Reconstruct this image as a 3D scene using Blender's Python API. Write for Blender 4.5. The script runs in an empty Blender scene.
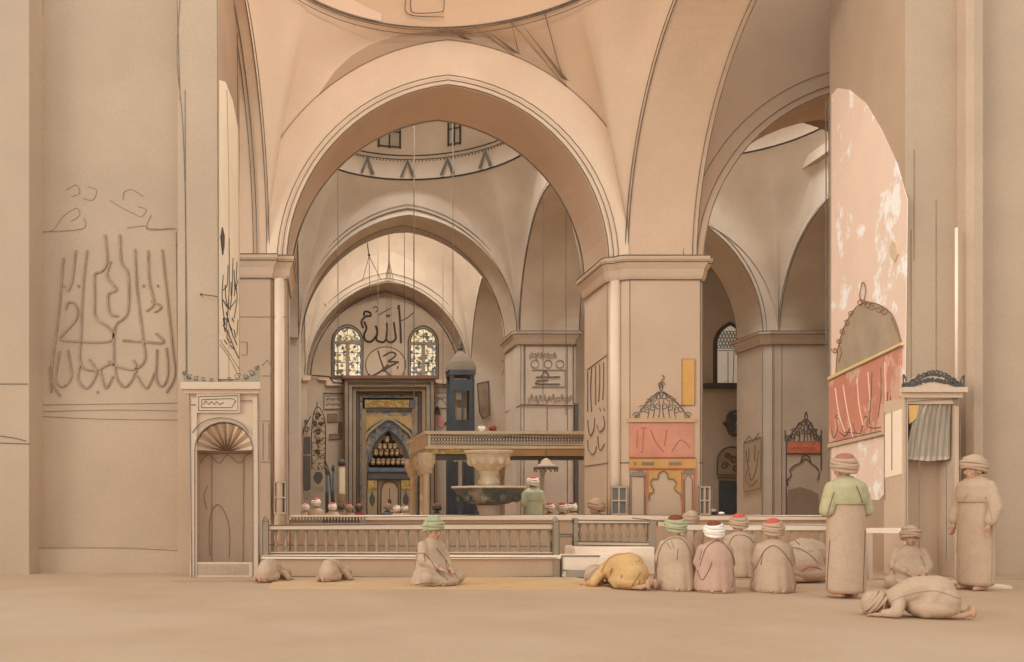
import bpy, bmesh, math, random
from mathutils import Vector, Matrix
from mathutils.bvhtree import BVHTree
random.seed(7)
C = bpy.context.scene
COL = C.collection
PI = math.pi
F, VX, VY, H = 900.0, 322.0, 500.0, 1.2     # camera in pixels: focal length, vanishing point, eye height

def P(px, py, d):
    return Vector(((px-VX)*d/F, d, H+(VY-py)*d/F))

# ------------------------------------------------------------------ materials
def lin(c):
    c /= 255.0
    return c/12.92 if c <= .04045 else ((c+.055)/1.055)**2.4
def rgb(r, g, b): return (lin(r), lin(g), lin(b), 1)
MATS = {}
def mat(name, col, rough=.85, var=.07, scale=1.3, fine=.05, metal=0, bump=.15, patch=None, patch_amt=.5, emit=0, col2=None):
    if name in MATS: return MATS[name]
    m = bpy.data.materials.new(name); m.use_nodes = True
    nt = m.node_tree; N = nt.nodes; L = nt.links
    bs = N['Principled BSDF']; bs.inputs['Roughness'].default_value = rough
    bs.inputs['Metallic'].default_value = metal
    bs.inputs['Specular IOR Level'].default_value = .2
    g = N.new('ShaderNodeNewGeometry')
    n1 = N.new('ShaderNodeTexNoise'); n1.inputs['Scale'].default_value = scale; n1.inputs['Detail'].default_value = 5
    n2 = N.new('ShaderNodeTexNoise'); n2.inputs['Scale'].default_value = 28; n2.inputs['Detail'].default_value = 3
    L.new(g.outputs['Position'], n1.inputs['Vector']); L.new(g.outputs['Position'], n2.inputs['Vector'])
    def val(n, a):
        mr = N.new('ShaderNodeMapRange'); L.new(n.outputs['Fac'], mr.inputs['Value'])
        mr.inputs['From Min'].default_value = .3; mr.inputs['From Max'].default_value = .7
        mr.inputs['To Min'].default_value = 1-a; mr.inputs['To Max'].default_value = 1+a
        return mr.outputs['Result']
    mu = N.new('ShaderNodeMath'); mu.operation = 'MULTIPLY'
    L.new(val(n1, var), mu.inputs[0]); L.new(val(n2, fine), mu.inputs[1])
    base = rgb(*col)
    src = None
    if patch:
        n3 = N.new('ShaderNodeTexNoise'); n3.inputs['Scale'].default_value = 1.1; n3.inputs['Detail'].default_value = 9; n3.inputs['Roughness'].default_value = .7
        L.new(g.outputs['Position'], n3.inputs['Vector'])
        cr = N.new('ShaderNodeValToRGB'); cr.color_ramp.elements[0].position = patch_amt; cr.color_ramp.elements[1].position = patch_amt+.05
        cr.color_ramp.elements[0].color = base; cr.color_ramp.elements[1].color = rgb(*patch)
        L.new(n3.outputs['Fac'], cr.inputs['Fac']); src = cr.outputs['Color']
    if col2:
        n3 = N.new('ShaderNodeTexNoise'); n3.inputs['Scale'].default_value = .5; n3.inputs['Detail'].default_value = 4
        L.new(g.outputs['Position'], n3.inputs['Vector'])
        cr = N.new('ShaderNodeValToRGB'); cr.color_ramp.elements[0].position = .38; cr.color_ramp.elements[1].position = .62
        cr.color_ramp.elements[0].color = base; cr.color_ramp.elements[1].color = rgb(*col2)
        L.new(n3.outputs['Fac'], cr.inputs['Fac']); src = cr.outputs['Color']
    vm = N.new('ShaderNodeVectorMath'); vm.operation = 'SCALE'
    if src: L.new(src, vm.inputs[0])
    else: vm.inputs[0].default_value = base[:3]
    L.new(mu.outputs[0], vm.inputs['Scale'])
    L.new(vm.outputs[0], bs.inputs['Base Color'])
    if bump:
        b = N.new('ShaderNodeBump'); b.inputs['Strength'].default_value = bump; b.inputs['Distance'].default_value = .02
        L.new(n2.outputs['Fac'], b.inputs['Height']); L.new(b.outputs[0], bs.inputs['Normal'])
    if emit:
        L.new(vm.outputs[0], bs.inputs['Emission Color']); bs.inputs['Emission Strength'].default_value = emit
    MATS[name] = m; return m
def mosaic(name, cols, scale, emit=0, rough=.5):
    m = bpy.data.materials.new(name); m.use_nodes = True
    nt = m.node_tree; N = nt.nodes; L = nt.links; bs = N['Principled BSDF']
    bs.inputs['Roughness'].default_value = rough
    g = N.new('ShaderNodeNewGeometry'); v = N.new('ShaderNodeTexVoronoi'); v.inputs['Scale'].default_value = scale
    L.new(g.outputs['Position'], v.inputs['Vector'])
    s = N.new('ShaderNodeSeparateColor'); L.new(v.outputs['Color'], s.inputs[0])
    cr = N.new('ShaderNodeValToRGB'); cr.color_ramp.interpolation = 'CONSTANT'
    e = cr.color_ramp.elements
    while len(e) < len(cols): e.new(.5)
    for i, c in enumerate(cols): e[i].position = i/len(cols); e[i].color = rgb(*c)
    L.new(s.outputs[0], cr.inputs['Fac']); L.new(cr.outputs['Color'], bs.inputs['Base Color'])
    if emit: L.new(cr.outputs['Color'], bs.inputs['Emission Color']); bs.inputs['Emission Strength'].default_value = emit
    MATS[name] = m; return m

TAN   = mat('tan_plaster', (205,176,149), col2=(199,171,145), var=.03, fine=.04)
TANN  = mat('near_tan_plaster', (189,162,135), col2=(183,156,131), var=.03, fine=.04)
TANF  = mat('floor_tan_stone', (193,163,134), col2=(187,155,124), var=.03, fine=.04)
DUSK  = mat('grey_tan_plaster', (196,178,157), col2=(185,167,147), var=.06, fine=.05)
CREAM = mat('cream_plaster', (244,220,194), col2=(238,212,186), var=.03, fine=.03)  # also carries painted light on the archivolt, left pendentive and pier streak
MOULD = mat('tan_moulding', (208,181,154), var=.04)
PALE  = mat('worn_painted_light_plaster', (240,212,190), patch=(252,248,240), patch_amt=.55, var=.03, fine=.03)
PALE2 = mat('painted_light_plaster', (254,236,208), var=.03, fine=.03)
LINE  = mat('pencil_grey_groove', (126,114,102), var=.25, scale=3, fine=.2, bump=0)
LINES = mat('faint_grey_groove', (150,128,105), var=.15, scale=3, fine=.1, bump=0)
INK   = mat('dark_ink_paint', (72,66,62), var=.2, bump=0)
SMOKE = mat('faded_grey_paint', (158,134,111), var=.16, scale=4, fine=.15, bump=0)
GREY  = mat('grey_stone', (156,142,122), var=.12, scale=2)
DGREY = mat('dark_grey_stone', (96,90,84), var=.15, scale=2)
BROWN = mat('brown_stone', (146,126,104), var=.15, scale=2)
BLUED = mat('dark_blue_wood', (86,92,96), var=.15)
BLUE  = mat('slate_blue_glaze', (104,114,130), var=.2, scale=5)
GOLD  = mat('old_gold_paint', (174,148,98), var=.15, scale=4)
OCHRE = mat('ochre_paint', (216,168,104), var=.08, scale=3)
PINK  = mat('pink_red_paint', (216,148,122), var=.07, scale=3, col2=(222,160,134))
RED   = mat('brick_red_paint', (200,118,90), var=.12, scale=4)
REDW  = mat('worn_red_paint', (206,140,116), patch=(222,178,152), patch_amt=.52, var=.06)
BLACK = mat('black_opening', (74,66,58), var=.1, bump=0)
GLAZB = mat('greenish_bronze_stone', (96,98,92), patch=(150,140,120), patch_amt=.55, var=.2, scale=6, rough=.5)
MARB  = mat('cream_marble', (214,192,160), var=.08, scale=6, patch=(240,224,196), patch_amt=.57)
MAT_Y = mat('straw_mat_weave', (212,172,124), var=.05, scale=2, col2=(206,172,136))
SKIN  = mat('warm_skin', (190,146,116), var=.05, rough=.6)
ROBT  = mat('tan_cloth', (187,157,130), var=.05, scale=6)
ROBP  = mat('rosy_tan_cloth', (188,150,128), var=.06, scale=6)
ROBY  = mat('ochre_cloth', (202,160,108), var=.07, scale=6)
GREEN = mat('sage_green_cloth', (170,166,130), var=.08, scale=9)
GRENY = mat('yellow_green_cloth', (182,168,128), var=.08, scale=9, col2=(168,162,134))
PALEG = mat('pale_green_cloth', (188,188,158), var=.06, scale=6)
WHITE = mat('white_cloth', (234,222,204), var=.06, scale=9)
REDC  = mat('red_felt', (196,92,76), var=.1, scale=9)
MARON = mat('maroon_felt', (132,66,50), var=.1, scale=9)
ROSEC = mat('rose_cloth', (214,150,146), var=.1, scale=9)
STAIN = mosaic('stained_glass', [(244,232,206),(206,184,140),(120,112,100),(238,224,190),(88,84,80),(226,204,150),(132,138,136),(236,226,200)], 9.5, emit=.35)
TILE  = mosaic('mihrab_tilework', [(122,122,124),(150,132,92),(104,110,126),(136,122,102),(164,144,100),(92,94,104),(148,132,112)], 9)
TILEG = mosaic('gilt_tilework', [(176,144,70),(160,128,60),(196,166,92),(150,130,84)], 12)
LACE  = mosaic('pierced_lattice_stone', [(176,154,126),(128,112,94),(190,168,138),(110,98,84),(182,160,130)], 16)

# ------------------------------------------------------------------ mesh builder
class MB:
    def __init__(s): s.v = []; s.f = []
    def add(s, vs, fs):
        n = len(s.v); s.v += [tuple(v) for v in vs]; s.f += [tuple(i+n for i in f) for f in fs]; return s
    def box(s, x0, x1, y0, y1, z0, z1):
        return s.add([(x0,y0,z0),(x1,y0,z0),(x1,y1,z0),(x0,y1,z0),(x0,y0,z1),(x1,y0,z1),(x1,y1,z1),(x0,y1,z1)],
                     [(0,3,2,1),(4,5,6,7),(0,1,5,4),(1,2,6,5),(2,3,7,6),(3,0,4,7)])
    def loft(s, a, b, cap=True):           # two matching rings
        n = len(a); s.add(list(a)+list(b), [(i,(i+1)%n,n+(i+1)%n,n+i) for i in range(n)]+([tuple(range(n))[::-1], tuple(range(n,2*n))] if cap else [])); return s
    def prism(s, foot, z0, z1):
        return s.loft([(x,y,z0) for x,y in foot], [(x,y,z1) for x,y in foot])
    def rings(s, rs, cap=True, close=True):
        n = len(rs[0]); vs = [v for r in rs for v in r]; fs = []
        for k in range(len(rs)-1):
            for i in range(n if close else n-1):
                j = (i+1) % n; fs.append((k*n+i, k*n+j, (k+1)*n+j, (k+1)*n+i))
        if cap: fs += [tuple(range(n))[::-1], tuple(range((len(rs)-1)*n, len(rs)*n))]
        return s.add(vs, fs)
    def tube(s, pts, r, n=5, flat=None):
        pts = [Vector(p) for p in pts]
        if len(pts) < 2: return s
        rs = r if isinstance(r, (list, tuple)) else [r]*len(pts)
        out = []; up = None
        for i, p in enumerate(pts):
            t = (pts[min(i+1, len(pts)-1)]-pts[max(i-1, 0)])
            if t.length < 1e-9: t = Vector((0,0,1))
            t.normalize()
            if up is None:
                up = Vector((0,0,1)) if abs(t.z) < .9 else Vector((0,1,0))
            a = (up - t*up.dot(t))
            if a.length < 1e-6: a = t.orthogonal()
            a.normalize(); up = a; b = t.cross(a)
            out.append([p + (a*math.cos(2*PI*k/n)+b*math.sin(2*PI*k/n))*rs[i] for k in range(n)])
        return s.rings(out)
    def lathe(s, c, prof, n=24, sy=1.0):      # prof: (r, z)
        cx, cy, cz = c
        return s.rings([[(cx+r*math.cos(2*PI*k/n), cy+sy*r*math.sin(2*PI*k/n), cz+z) for k in range(n)] for r, z in prof])
    def ell(s, c, r, n=12, m=8, rot=None):
        c = Vector(c); R = rot or Matrix.Identity(3)
        out = []
        for j in range(m+1):
            th = PI*j/m; st = max(math.sin(th), .01)
            out.append([c + R @ Vector((r[0]*st*math.cos(2*PI*k/n), r[1]*st*math.sin(2*PI*k/n), -r[2]*math.cos(th))) for k in range(n)])
        return s.rings(out)
    def cap(s, p0, p1, r0, r1, n=10):        # tapered capsule
        p0 = Vector(p0); p1 = Vector(p1); t = (p1-p0); L = max(t.length, 1e-6); t.normalize()
        pts = []; rr = []
        for a in (80, 55, 30): pts.append(p0 - t*r0*math.sin(math.radians(a))); rr.append(r0*math.cos(math.radians(a)))
        pts += [p0, p1]; rr += [r0, r1]
        for a in (30, 55, 80): pts.append(p1 + t*r1*math.sin(math.radians(a))); rr.append(r1*math.cos(math.radians(a)))
        return s.tube(pts, rr, n)
    def build(s, name, m, parent=None, smooth=False, bevel=0, voxel=0, sub=0):
        me = bpy.data.meshes.new(name); me.from_pydata(s.v, [], s.f); me.update()
        bm = bmesh.new(); bm.from_mesh(me); bmesh.ops.recalc_face_normals(bm, faces=bm.faces); bm.to_mesh(me); bm.free()
        o = bpy.data.objects.new(name, me); COL.objects.link(o); me.materials.append(m)
        if smooth:
            for p in me.polygons: p.use_smooth = True
        if bevel:
            b = o.modifiers.new('b', 'BEVEL'); b.width = bevel; b.segments = 2; b.limit_method = 'ANGLE'
        if voxel:
            r = o.modifiers.new('r', 'REMESH'); r.mode = 'VOXEL'; r.voxel_size = voxel; r.use_smooth_shade = True
            q = o.modifiers.new('s', 'SMOOTH'); q.factor = .6; q.iterations = 3
        if parent:
            o.parent = parent
            w = parent; off = Vector((0,0,0))
            while w: off += Vector(w.location); w = w.parent
            if parent.type == 'EMPTY': o.matrix_parent_inverse = Matrix.Translation(-Vector(parent.location))
        return o

def thing(name, label, cat, loc=(0,0,0), group=None):
    e = bpy.data.objects.new(name, None); COL.objects.link(e); e.location = loc; e.empty_display_size = .1
    e['label'] = label; e['category'] = cat; e['kind'] = 'thing'
    if group: e['group'] = group
    return e
def tag(o, label, cat, group=None, kind=None):
    o['label'] = label; o['category'] = cat; o['kind'] = 'thing'
    if group: o['group'] = group
    if kind: o['kind'] = kind
    return o
def struct(o): o['kind'] = 'structure'; return o
def sroot(name, loc=(0,0,0)):
    e = bpy.data.objects.new(name, None); COL.objects.link(e); e.location = loc; e['kind'] = 'structure'; return e

# ------------------------------------------------------------------ planes (vertical faces that carry ornament)
CAM = Vector((0,0,H))
class Plane:
    def __init__(s, p, n): s.p = Vector(p); s.n = Vector(n).normalized()
    def at(s, px, py, off=0.0):
        r = Vector(((px-VX)/F, 1, (VY-py)/F)); t = (s.p-CAM).dot(s.n)/r.dot(s.n)
        return CAM + r*t + s.n*off
def front(d): return Plane((0,d,0), (0,-1,0))
def slab(b, pl, poly, th, off=0.0):
    b.loft([pl.at(x,y,off+th) for x,y in poly], [pl.at(x,y,off) for x,y in poly]); return b
def rect(x0,x1,y0,y1): return [(x0,y1),(x1,y1),(x1,y0),(x0,y0)]
def smoothline(pts, k=5):      # Catmull-Rom
    if len(pts) < 3: return pts
    out = []; n = len(pts)
    for i in range(n-1):
        p0 = pts[max(i-1,0)]; p1 = pts[i]; p2 = pts[i+1]; p3 = pts[min(i+2,n-1)]
        for j in range(k):
            t = j/k
            out.append(tuple(.5*((2*p1[a])+(-p0[a]+p2[a])*t+(2*p0[a]-5*p1[a]+4*p2[a]-p3[a])*t*t+(-p0[a]+3*p1[a]-3*p2[a]+p3[a])*t**3) for a in range(2)))
    out.append(pts[-1]); return out
def strokes(b, pl, lines, w, off=.004, curve=True, taper=False):   # w = half-width in px
    for ln in lines:
        q = smoothline(ln) if curve and len(ln) > 2 else ln
        p3 = [pl.at(x,y,off) for x,y in q]
        sc = abs((pl.at(q[0][0]+1,q[0][1])-pl.at(q[0][0],q[0][1])).length)
        sc = min(sc, (pl.at(q[0][0],q[0][1]+1)-pl.at(q[0][0],q[0][1])).length)
        n = len(p3)
        rr = [sc*w*((.45+.55*math.sin(PI*(i+.5)/n)) if taper else 1) for i in range(n)]
        b.tube(p3, rr, 5)
    return b
def arcp(cx, cy, rx, ry, a0=180, a1=0, n=16):    # px arc (up is -y)
    return [(cx+rx*math.cos(math.radians(a0+(a1-a0)*i/n)), cy-ry*math.sin(math.radians(a0+(a1-a0)*i/n))) for i in range(n+1)]
def pointed(x0, x1, ys, ya, n=10):               # pointed arch outline in px
    h = (x1-x0)/2; r = ys-ya; cx = (x0+x1)/2
    if r <= h: return arcp(cx, ys, h, r, 180, 0, 2*n)
    e = (r*r-h*h)/(2*h); R = h+e; am = math.acos(e/R); L = []
    for i in range(n+1):
        a = am*i/n; L.append((cx+e-R*math.cos(a), ys-R*math.sin(a)))
    return L + [(2*cx-x, y) for x, y in L[::-1][1:]]
def spiral(cx, cy, r, turns=1.3, s=1, a0=0, n=14):
    return [(cx+s*r*(1-.75*i/n)*math.cos(math.radians(a0)+turns*2*PI*i/n), cy-r*(1-.75*i/n)*math.sin(math.radians(a0)+turns*2*PI*i/n)) for i in range(n+1)]
def part(name, m, parent, *slabs, bevel=0, smooth=False):     # slabs: (plane, poly, th, off)
    b = MB()
    for t in slabs: slab(b, *t)
    return b.build(name, m, parent, bevel=bevel, smooth=smooth)
def ink(name, m, parent, pl, lines, w=.45, off=.004, curve=True, taper=False):
    return strokes(MB(), pl, lines, w, off, curve, taper).build(name, m, parent)

# ------------------------------------------------------------------ architecture
ZS, RISE = 6.42, 3.98
def arch_uz(cu, half, zs, rise, n=18, off=0.0):   # list of (u,z) left->right
    e = (rise*rise-half*half)/(2*half); R = half+e; Ro = R+off; L = []
    am = math.acos(e/Ro)
    for i in range(n+1):
        a = am*i/n; L.append((cu+e-Ro*math.cos(a), zs+Ro*math.sin(a)))
    return L + [(2*cu-u, z) for u, z in L[::-1][1:]]
def arch_wall(b, axis, cu, half, zs, rise, t0, t1, ul, ur, ztop, zlow=None):
    """wall with a pointed arch; axis 'x': spans X at depth t0..t1, axis 'y': spans depth at X t0..t1"""
    M = (lambda u,t,z: (u,t,z)) if axis == 'x' else (lambda u,t,z: (t,u,z))
    A = arch_uz(cu, half, zs, rise)
    us = [(ul, zs)]+A+[(ur, zs)] if ul < cu-half-1e-6 else A
    pts = ([(ul, None)] if ul < cu-half-1e-6 else []) + [(u, z) for u, z in A] + ([(ur, None)] if ur > cu+half+1e-6 else [])
    zb = zs if zlow is None else zlow
    for t in (t0, t1):
        for i in range(len(A)-1):
            (u0,z0),(u1,z1) = A[i],A[i+1]
            b.add([M(u0,t,z0),M(u1,t,z1),M(u1,t,ztop),M(u0,t,ztop)], [(0,1,2,3)])
        if ul < cu-half-1e-6: b.add([M(ul,t,zb),M(cu-half,t,zb),M(cu-half,t,ztop),M(ul,t,ztop)], [(0,1,2,3)])
        if ur > cu+half+1e-6: b.add([M(cu+half,t,zb),M(ur,t,zb),M(ur,t,ztop),M(cu+half,t,ztop)], [(0,1,2,3)])
    for i in range(len(A)-1):
        (u0,z0),(u1,z1) = A[i],A[i+1]
        b.add([M(u0,t0,z0),M(u1,t0,z1),M(u1,t1,z1),M(u0,t1,z0)], [(0,1,2,3)])
    return b
def arch_tube(b, axis, cu, half, zs, rise, t, r, off=0.0, n=5, clip=None):
    M = (lambda u,z: (u,t,z)) if axis == 'x' else (lambda u,z: (t,u,z))
    pts = [M(u,z) for u,z in arch_uz(cu,half,zs,rise,18,off) if clip is None or clip[0] <= u <= clip[1]]
    return b.tube(pts, r*.7, n)
def ring3(c, r, z, a0, a1, n): return [Vector((c[0]+r*math.sin(a0+(a1-a0)*i/n), c[1]+r*math.cos(a0+(a1-a0)*i/n), z)) for i in range(n+1)]

TOP = 14.0
# floor
struct(MB().box(-9, 26, -2, 41, -.3, 0).build('floor', TANF))
fl = bpy.data.objects['floor']
b = MB()
for y0, x0, x1 in ((13.25,-2.2,-.9),(12.2,-.6,6.5),(13.6,6,13)): b.tube([(x0,y0,.002),(x1,y0+.05,.002)], .006, 4)
b.build('paving_joint', LINES, fl)

# --- first row wall and arches (depth 20)
A1 = (2.79, 3.57, ZS, RISE)
b = MB()
arch_wall(b, 'x', *A1, 20, 21.8, -1.6, 7.4, TOP)
arch_wall(b, 'x', 12.04, 3.57, ZS, RISE, 20, 21.8, 7.4, 19, TOP)
b.add([(-7,20,0),(-2.2,20,0),(-2.2,20,TOP),(-7,20,TOP)],[(0,1,2,3)])
b.add([(-2.3,20,ZS),(-1.5,20,ZS),(-1.5,20,TOP),(-2.3,20,TOP)],[(0,1,2,3)])
w1 = struct(b.build('wall_front', TAN))
# archivolt band of the great arch, its rolls
def band(b, A, t, off0, off1, th, clip):
    e = (A[3]**2-A[1]**2)/(2*A[1]); R = A[1]+e
    def pts(off):
        L = arch_uz(*A, 30, off); return L
    a = pts(off0); c = pts(off1); xs = []
    n = len(a)
    cl = lambda u: min(max(u, clip[0]), clip[1])
    ra = [[(cl(a[i][0]), t, a[i][1]),(cl(a[i][0]), t-th, a[i][1]),(cl(c[i][0]), t-th, c[i][1]),(cl(c[i][0]), t, c[i][1])] for i in range(n)]
    return b.rings(ra)
band(MB(), A1, 20, .0, .98, .05, (-1.22, 6.8)).build('archivolt', CREAM, w1)  # cream tone puts the light on this band into its colour
b = MB()
arch_tube(b, 'x', *A1, 19.95, .045, .04); arch_tube(b, 'x', *A1, 19.95, .03, .17)
b.build('arch_roll', CREAM, w1, smooth=True)
b = MB()
arch_tube(b, 'x', *A1, 19.94, .016, .0); arch_tube(b, 'x', *A1, 19.93, .014, .105); arch_tube(b, 'x', *A1, 19.94, .012, .22)
arch_tube(b, 'x', *A1, 21.78, .02, .0); arch_tube(b, 'x', *A1, 19.94, .008, 1.0, clip=(-1.22,6.8))
b.build('arch_groove', LINE, w1)
b = MB()
for o_, r_ in ((0,.016),(.15,.012),(.45,.01)): arch_tube(b, 'x', 12.04, 3.57, ZS, RISE, 19.99, r_, o_)
b.build('arch_groove', LINE, w1)

# --- piers of the first row
def pier(name, foot, z0, z1, m=TAN, corn=(6.05,6.55), cornm=MOULD, proj=.14, parent=None):
    o = MB().prism(foot, z0, z1).build(name, m, parent)
    if corn:
        def grow(k):
            cx = sum(p[0] for p in foot)/len(foot); cy = sum(p[1] for p in foot)/len(foot); out = []
            for x, y in foot: out.append((x+(k if x > cx else -k), y+(k if y > cy else -k)))
            return out
        a, c = corn; h = c-a
        rs = [[(x,y,z) for x,y in grow(k)] for k, z in ((.02,a),(.05,a+.15*h),(proj*.5,a+.45*h),(proj,a+.72*h),(proj,a+.8*h),(proj*1.15,a+.84*h),(proj*1.15,c))]
        MB().rings(rs).build('cornice', cornm, o)
        b = MB()
        for k, z in ((.03,a),(proj+.01,a+.74*h),(proj*1.15+.005,c)):
            g = grow(k); b.tube([(x,y,z) for x,y in g]+[(g[0][0],g[0][1],z)], .012, 4)
        b.build('cornice_groove', LINE, o)
    return o
p1foot = [(6.36,21.8),(6.36,20.12),(6.42,20.02),(6.58,19.98),(6.64,19.9),(6.78,19.82),(8.32,19.82),(8.34,20.0),(8.47,20.02),(8.47,21.8)]
p1 = struct(pier('wall_pier_center', p1foot, 0, ZS+.05, mat('warm_tan_plaster',(213,186,158),col2=(208,180,152),var=.03,fine=.04)))
b = MB(); b.tube([(6.5,19.97,0),(6.5,19.97,6.05)], .11, 10); b.build('corner_shaft', CREAM, p1, smooth=True)
b = MB()
for x, y in ((6.37,20.1),(6.6,19.94),(6.78,19.82),(8.33,19.82),(8.47,20.02)): b.tube([(x,y,0),(x,y,6.05)], .009, 4)
for z in (2.02,): b.tube([(6.36,21.8,z),(6.36,20.1,z),(6.6,19.93,z),(6.78,19.81,z)], .014, 4); b.tube([(8.3,19.81,z),(8.47,20,z)], .014, 4)
b.build('edge_groove', LINE, p1)
p0foot = [(-3.2,21.8),(-3.2,19.9),(-1.14,19.9),(-1.12,20.0),(-.78,20.02),(-.78,21.8)]
p0 = struct(pier('wall_pier_left', p0foot, 0, ZS+.05, corn=(6.1,6.6)))
b = MB(); b.tube([(-.95,19.98,0),(-.95,19.98,6.1)], .12, 10); b.build('corner_shaft', CREAM, p0, smooth=True)
pl = front(19.9)
b = MB()
strokes(b, pl, [[(271,272),(271,520)]], .4, .004, False)
strokes(b, front(20), [[(288,275),(289,520)]], .6, .02, False)
strokes(b, pl, [[(240,317),(288,317)],[(240,462),(271,462),(271,466)],[(262,421),(270,421)],[(263,423),(263,460)],[(269,423),(269,460)],[(241,342),(247,342),(247,355),(241,355)],[(262,366),(267,360),(272,366)],[(262,376),(270,376)]], .3, .004, False)
b.build('edge_groove', LINE, p0)

# soffits of the lengthwise arches that rise from these two piers towards the viewer, and the pendentives
def rise_curve(t):     # t 0..1 : springing -> crown, (depth, z)
    a = t*PI/2
    return 20.0-4.4*(1-math.cos(a)), ZS+4.7*math.sin(a)
def left_edge(t): d, z = rise_curve(t); return Vector((-1.22-.45*min(1,t*1.0)**2, d, z))
def right_edge(t): d, z = rise_curve(t); return Vector((6.79, d, z))
n = 24
b = MB(); b.rings([[right_edge(i/n), right_edge(i/n)+Vector((1.53,0,0)), right_edge(i/n)+Vector((1.53,.0,.9)), right_edge(i/n)+Vector((0,0,.9))] for i in range(n+1)])
b.rings([[left_edge(i/n), left_edge(i/n)+Vector((-1.5,0,0)), left_edge(i/n)+Vector((-1.5,0,.9)), left_edge(i/n)+Vector((0,0,.9))] for i in range(n+1)])
o = struct(b.build('wall_soffit', mat('pale_tan_plaster', (226,197,168), col2=(220,191,163), var=.03, fine=.04)))
b = MB()
for dx in (0, -.06): b.tube([right_edge(i/n)+Vector((dx,-.02,0)) for i in range(n+1)], .012, 4)
for dx in (1.53, 1.43): b.tube([right_edge(i/n)+Vector((dx,-.02,-.01)) for i in range(n+1)], .009, 4)
for dx in (0, .05, -.22, -.3): b.tube([left_edge(i/n)+Vector((dx,-.02,0)) for i in range(n+1)], .010, 4)
b.build('arch_groove', LINE, o)

RC, RR, RZ = (2.5, 15.8), 3.9, 11.53
EXT = arch_uz(*A1, 30, .98)
def pend_bottom(side, t):      # t: 0 crown of side arch -> .5 springing -> 1 crown of great arch
    edge = right_edge if side > 0 else left_edge
    if t < .5:
        return edge(1-t*2*.985)
    k = (t-.5)*2
    L = [p for p in EXT if (-1.22 <= p[0] <= 2.8)]
    L = L if side < 0 else [(5.58-u, z) for u, z in L]
    f = k*(len(L)-1); i = min(int(f), len(L)-2); f -= i
    u = L[i][0]*(1-f)+L[i+1][0]*f; z = L[i][1]*(1-f)+L[i+1][1]*f
    return Vector((u, 20, z))
def pend(side, t, s):
    a = pend_bottom(side, t); ang = (PI/2)*(1-t)*side
    q = Vector((RC[0]+RR*math.sin(ang), RC[1]+RR*math.cos(ang), RZ))
    v = a.lerp(q, s); bul = math.sin(PI*s)*.25
    return v + Vector((0, bul, bul*.6))
CEIL = mat('pale_tan_plaster', (226,197,168), col2=(220,191,163), var=.03, fine=.04)
for side in (-1, 1):
    b = MB(); b.rings([[pend(side, i/24, j/8) for j in range(9)] for i in range(25)], cap=False, close=False)
    o = struct(b.build('ceiling_pendentive', CREAM if side < 0 else CEIL, smooth=True))  # left side cream: a wash of light painted into the plaster
b = MB()
zz = [(.62,1),(.66,.45),(.7,.05),(.72,.5),(.74,.98),(.8,.3),(.83,.1),(.85,.6),(.87,.98),(.93,.35),(.97,.98)]
b.tube([pend(1,t,s)+Vector((0,-.03,-.02)) for t, s in zz], .01, 4)
for t0 in (.66,.79,.91): b.add([pend(1,t0,.25)+Vector((0,-.02,-.02)), pend(1,t0+.03,.2)+Vector((0,-.02,-.02)), pend(1,t0+.05,.93)+Vector((0,-.02,-.02))], [(0,1,2)])
b.build('painted_zigzag', LINES, o)
# drum and dome over the front bay
b = MB()
n = 48
b.rings([[Vector((RC[0]+r*math.sin(2*PI*i/n), RC[1]+r*math.cos(2*PI*i/n), z)) for i in range(n)] for r, z in ((RR,RZ),(RR,RZ+1.4),(RR-.3,RZ+2.4),(RR-1.1,RZ+3.4),(RR-2.3,RZ+4.0))], cap=False)
dm = struct(b.build('ceiling_dome', CEIL, smooth=True))
b = MB()
for z, r in ((RZ,.022),(RZ-.05,.01),(RZ-.16,.01)): b.tube(ring3(RC, RR-.01, z, -PI/2, PI/2, 40), r, 4)
b.build('ring_groove', LINE, dm)
b = MB()
for i in range(60):
    a = .35+ i*.012*1.0
    if a < .85: p = Vector((RC[0]+(RR-.02)*math.sin(a), RC[1]+(RR-.02)*math.cos(a), RZ-.02)); b.ell(p, (.018,.018,.03), 5, 3)
b.build('bead', LINE, dm)
b = MB(); rp = ring3(RC, RR-.03, RZ+.03, -.95, -.32, 12)
b.rings([[p, p+Vector((0,0,.42-.25*abs(i-6)/6))] for i, p in enumerate(rp)], cap=False, close=False)
b.build('worn_patch', PALE, dm)
pf = front(19.55)
ink('blind_window', LINE, dm, pf, [[(407,-6),(408,14),(444,17)],[(411,-6),(411,8),(415,13),(440,12),(444,8),(444,-6)]], .45, 0)

# --- second row (depth 29)
A2 = (2.77, 3.5, 6.55, 4.05)
A2R = (11.2, 3.0, 6.55, 4.05)
b = MB()
arch_wall(b, 'x', *A2, 29, 30.8, -3.4, 7.2, TOP)
arch_wall(b, 'x', *A2R, 29, 30.8, 7.2, 20, TOP)
w2 = struct(b.build('wall_middle', DUSK))
b = MB()
for A in (A2, A2R):
    arch_tube(b, 'x', *A, 28.98, .028, .0); arch_tube(b, 'x', *A, 28.98, .016, .12); arch_tube(b, 'x', *A, 30.78, .022, 0)
b.build('arch_groove', LINE, w2)
p2 = struct(pier('wall_pier_middle', [(6.27,30.8),(6.27,29.1),(6.4,28.98),(8.1,28.98),(8.2,29.1),(8.2,30.8)], 0, 6.6, DUSK, (6.2,6.62), DUSK))
b = MB()
for x in (6.4, 6.5, 7.9, 8.1): b.tube([(x,28.97,0),(x,28.97,6.2)], .012, 4)
for z in (4.2,): b.tube([(6.27,30.8,z-.0),(6.3,29.05,z),(6.4,28.96,z+.08),(8.1,28.96,z+.05)], .02, 4)
b.tube([(7.25,28.97,2.6),(7.25,28.97,4.2)], .01, 4)
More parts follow.
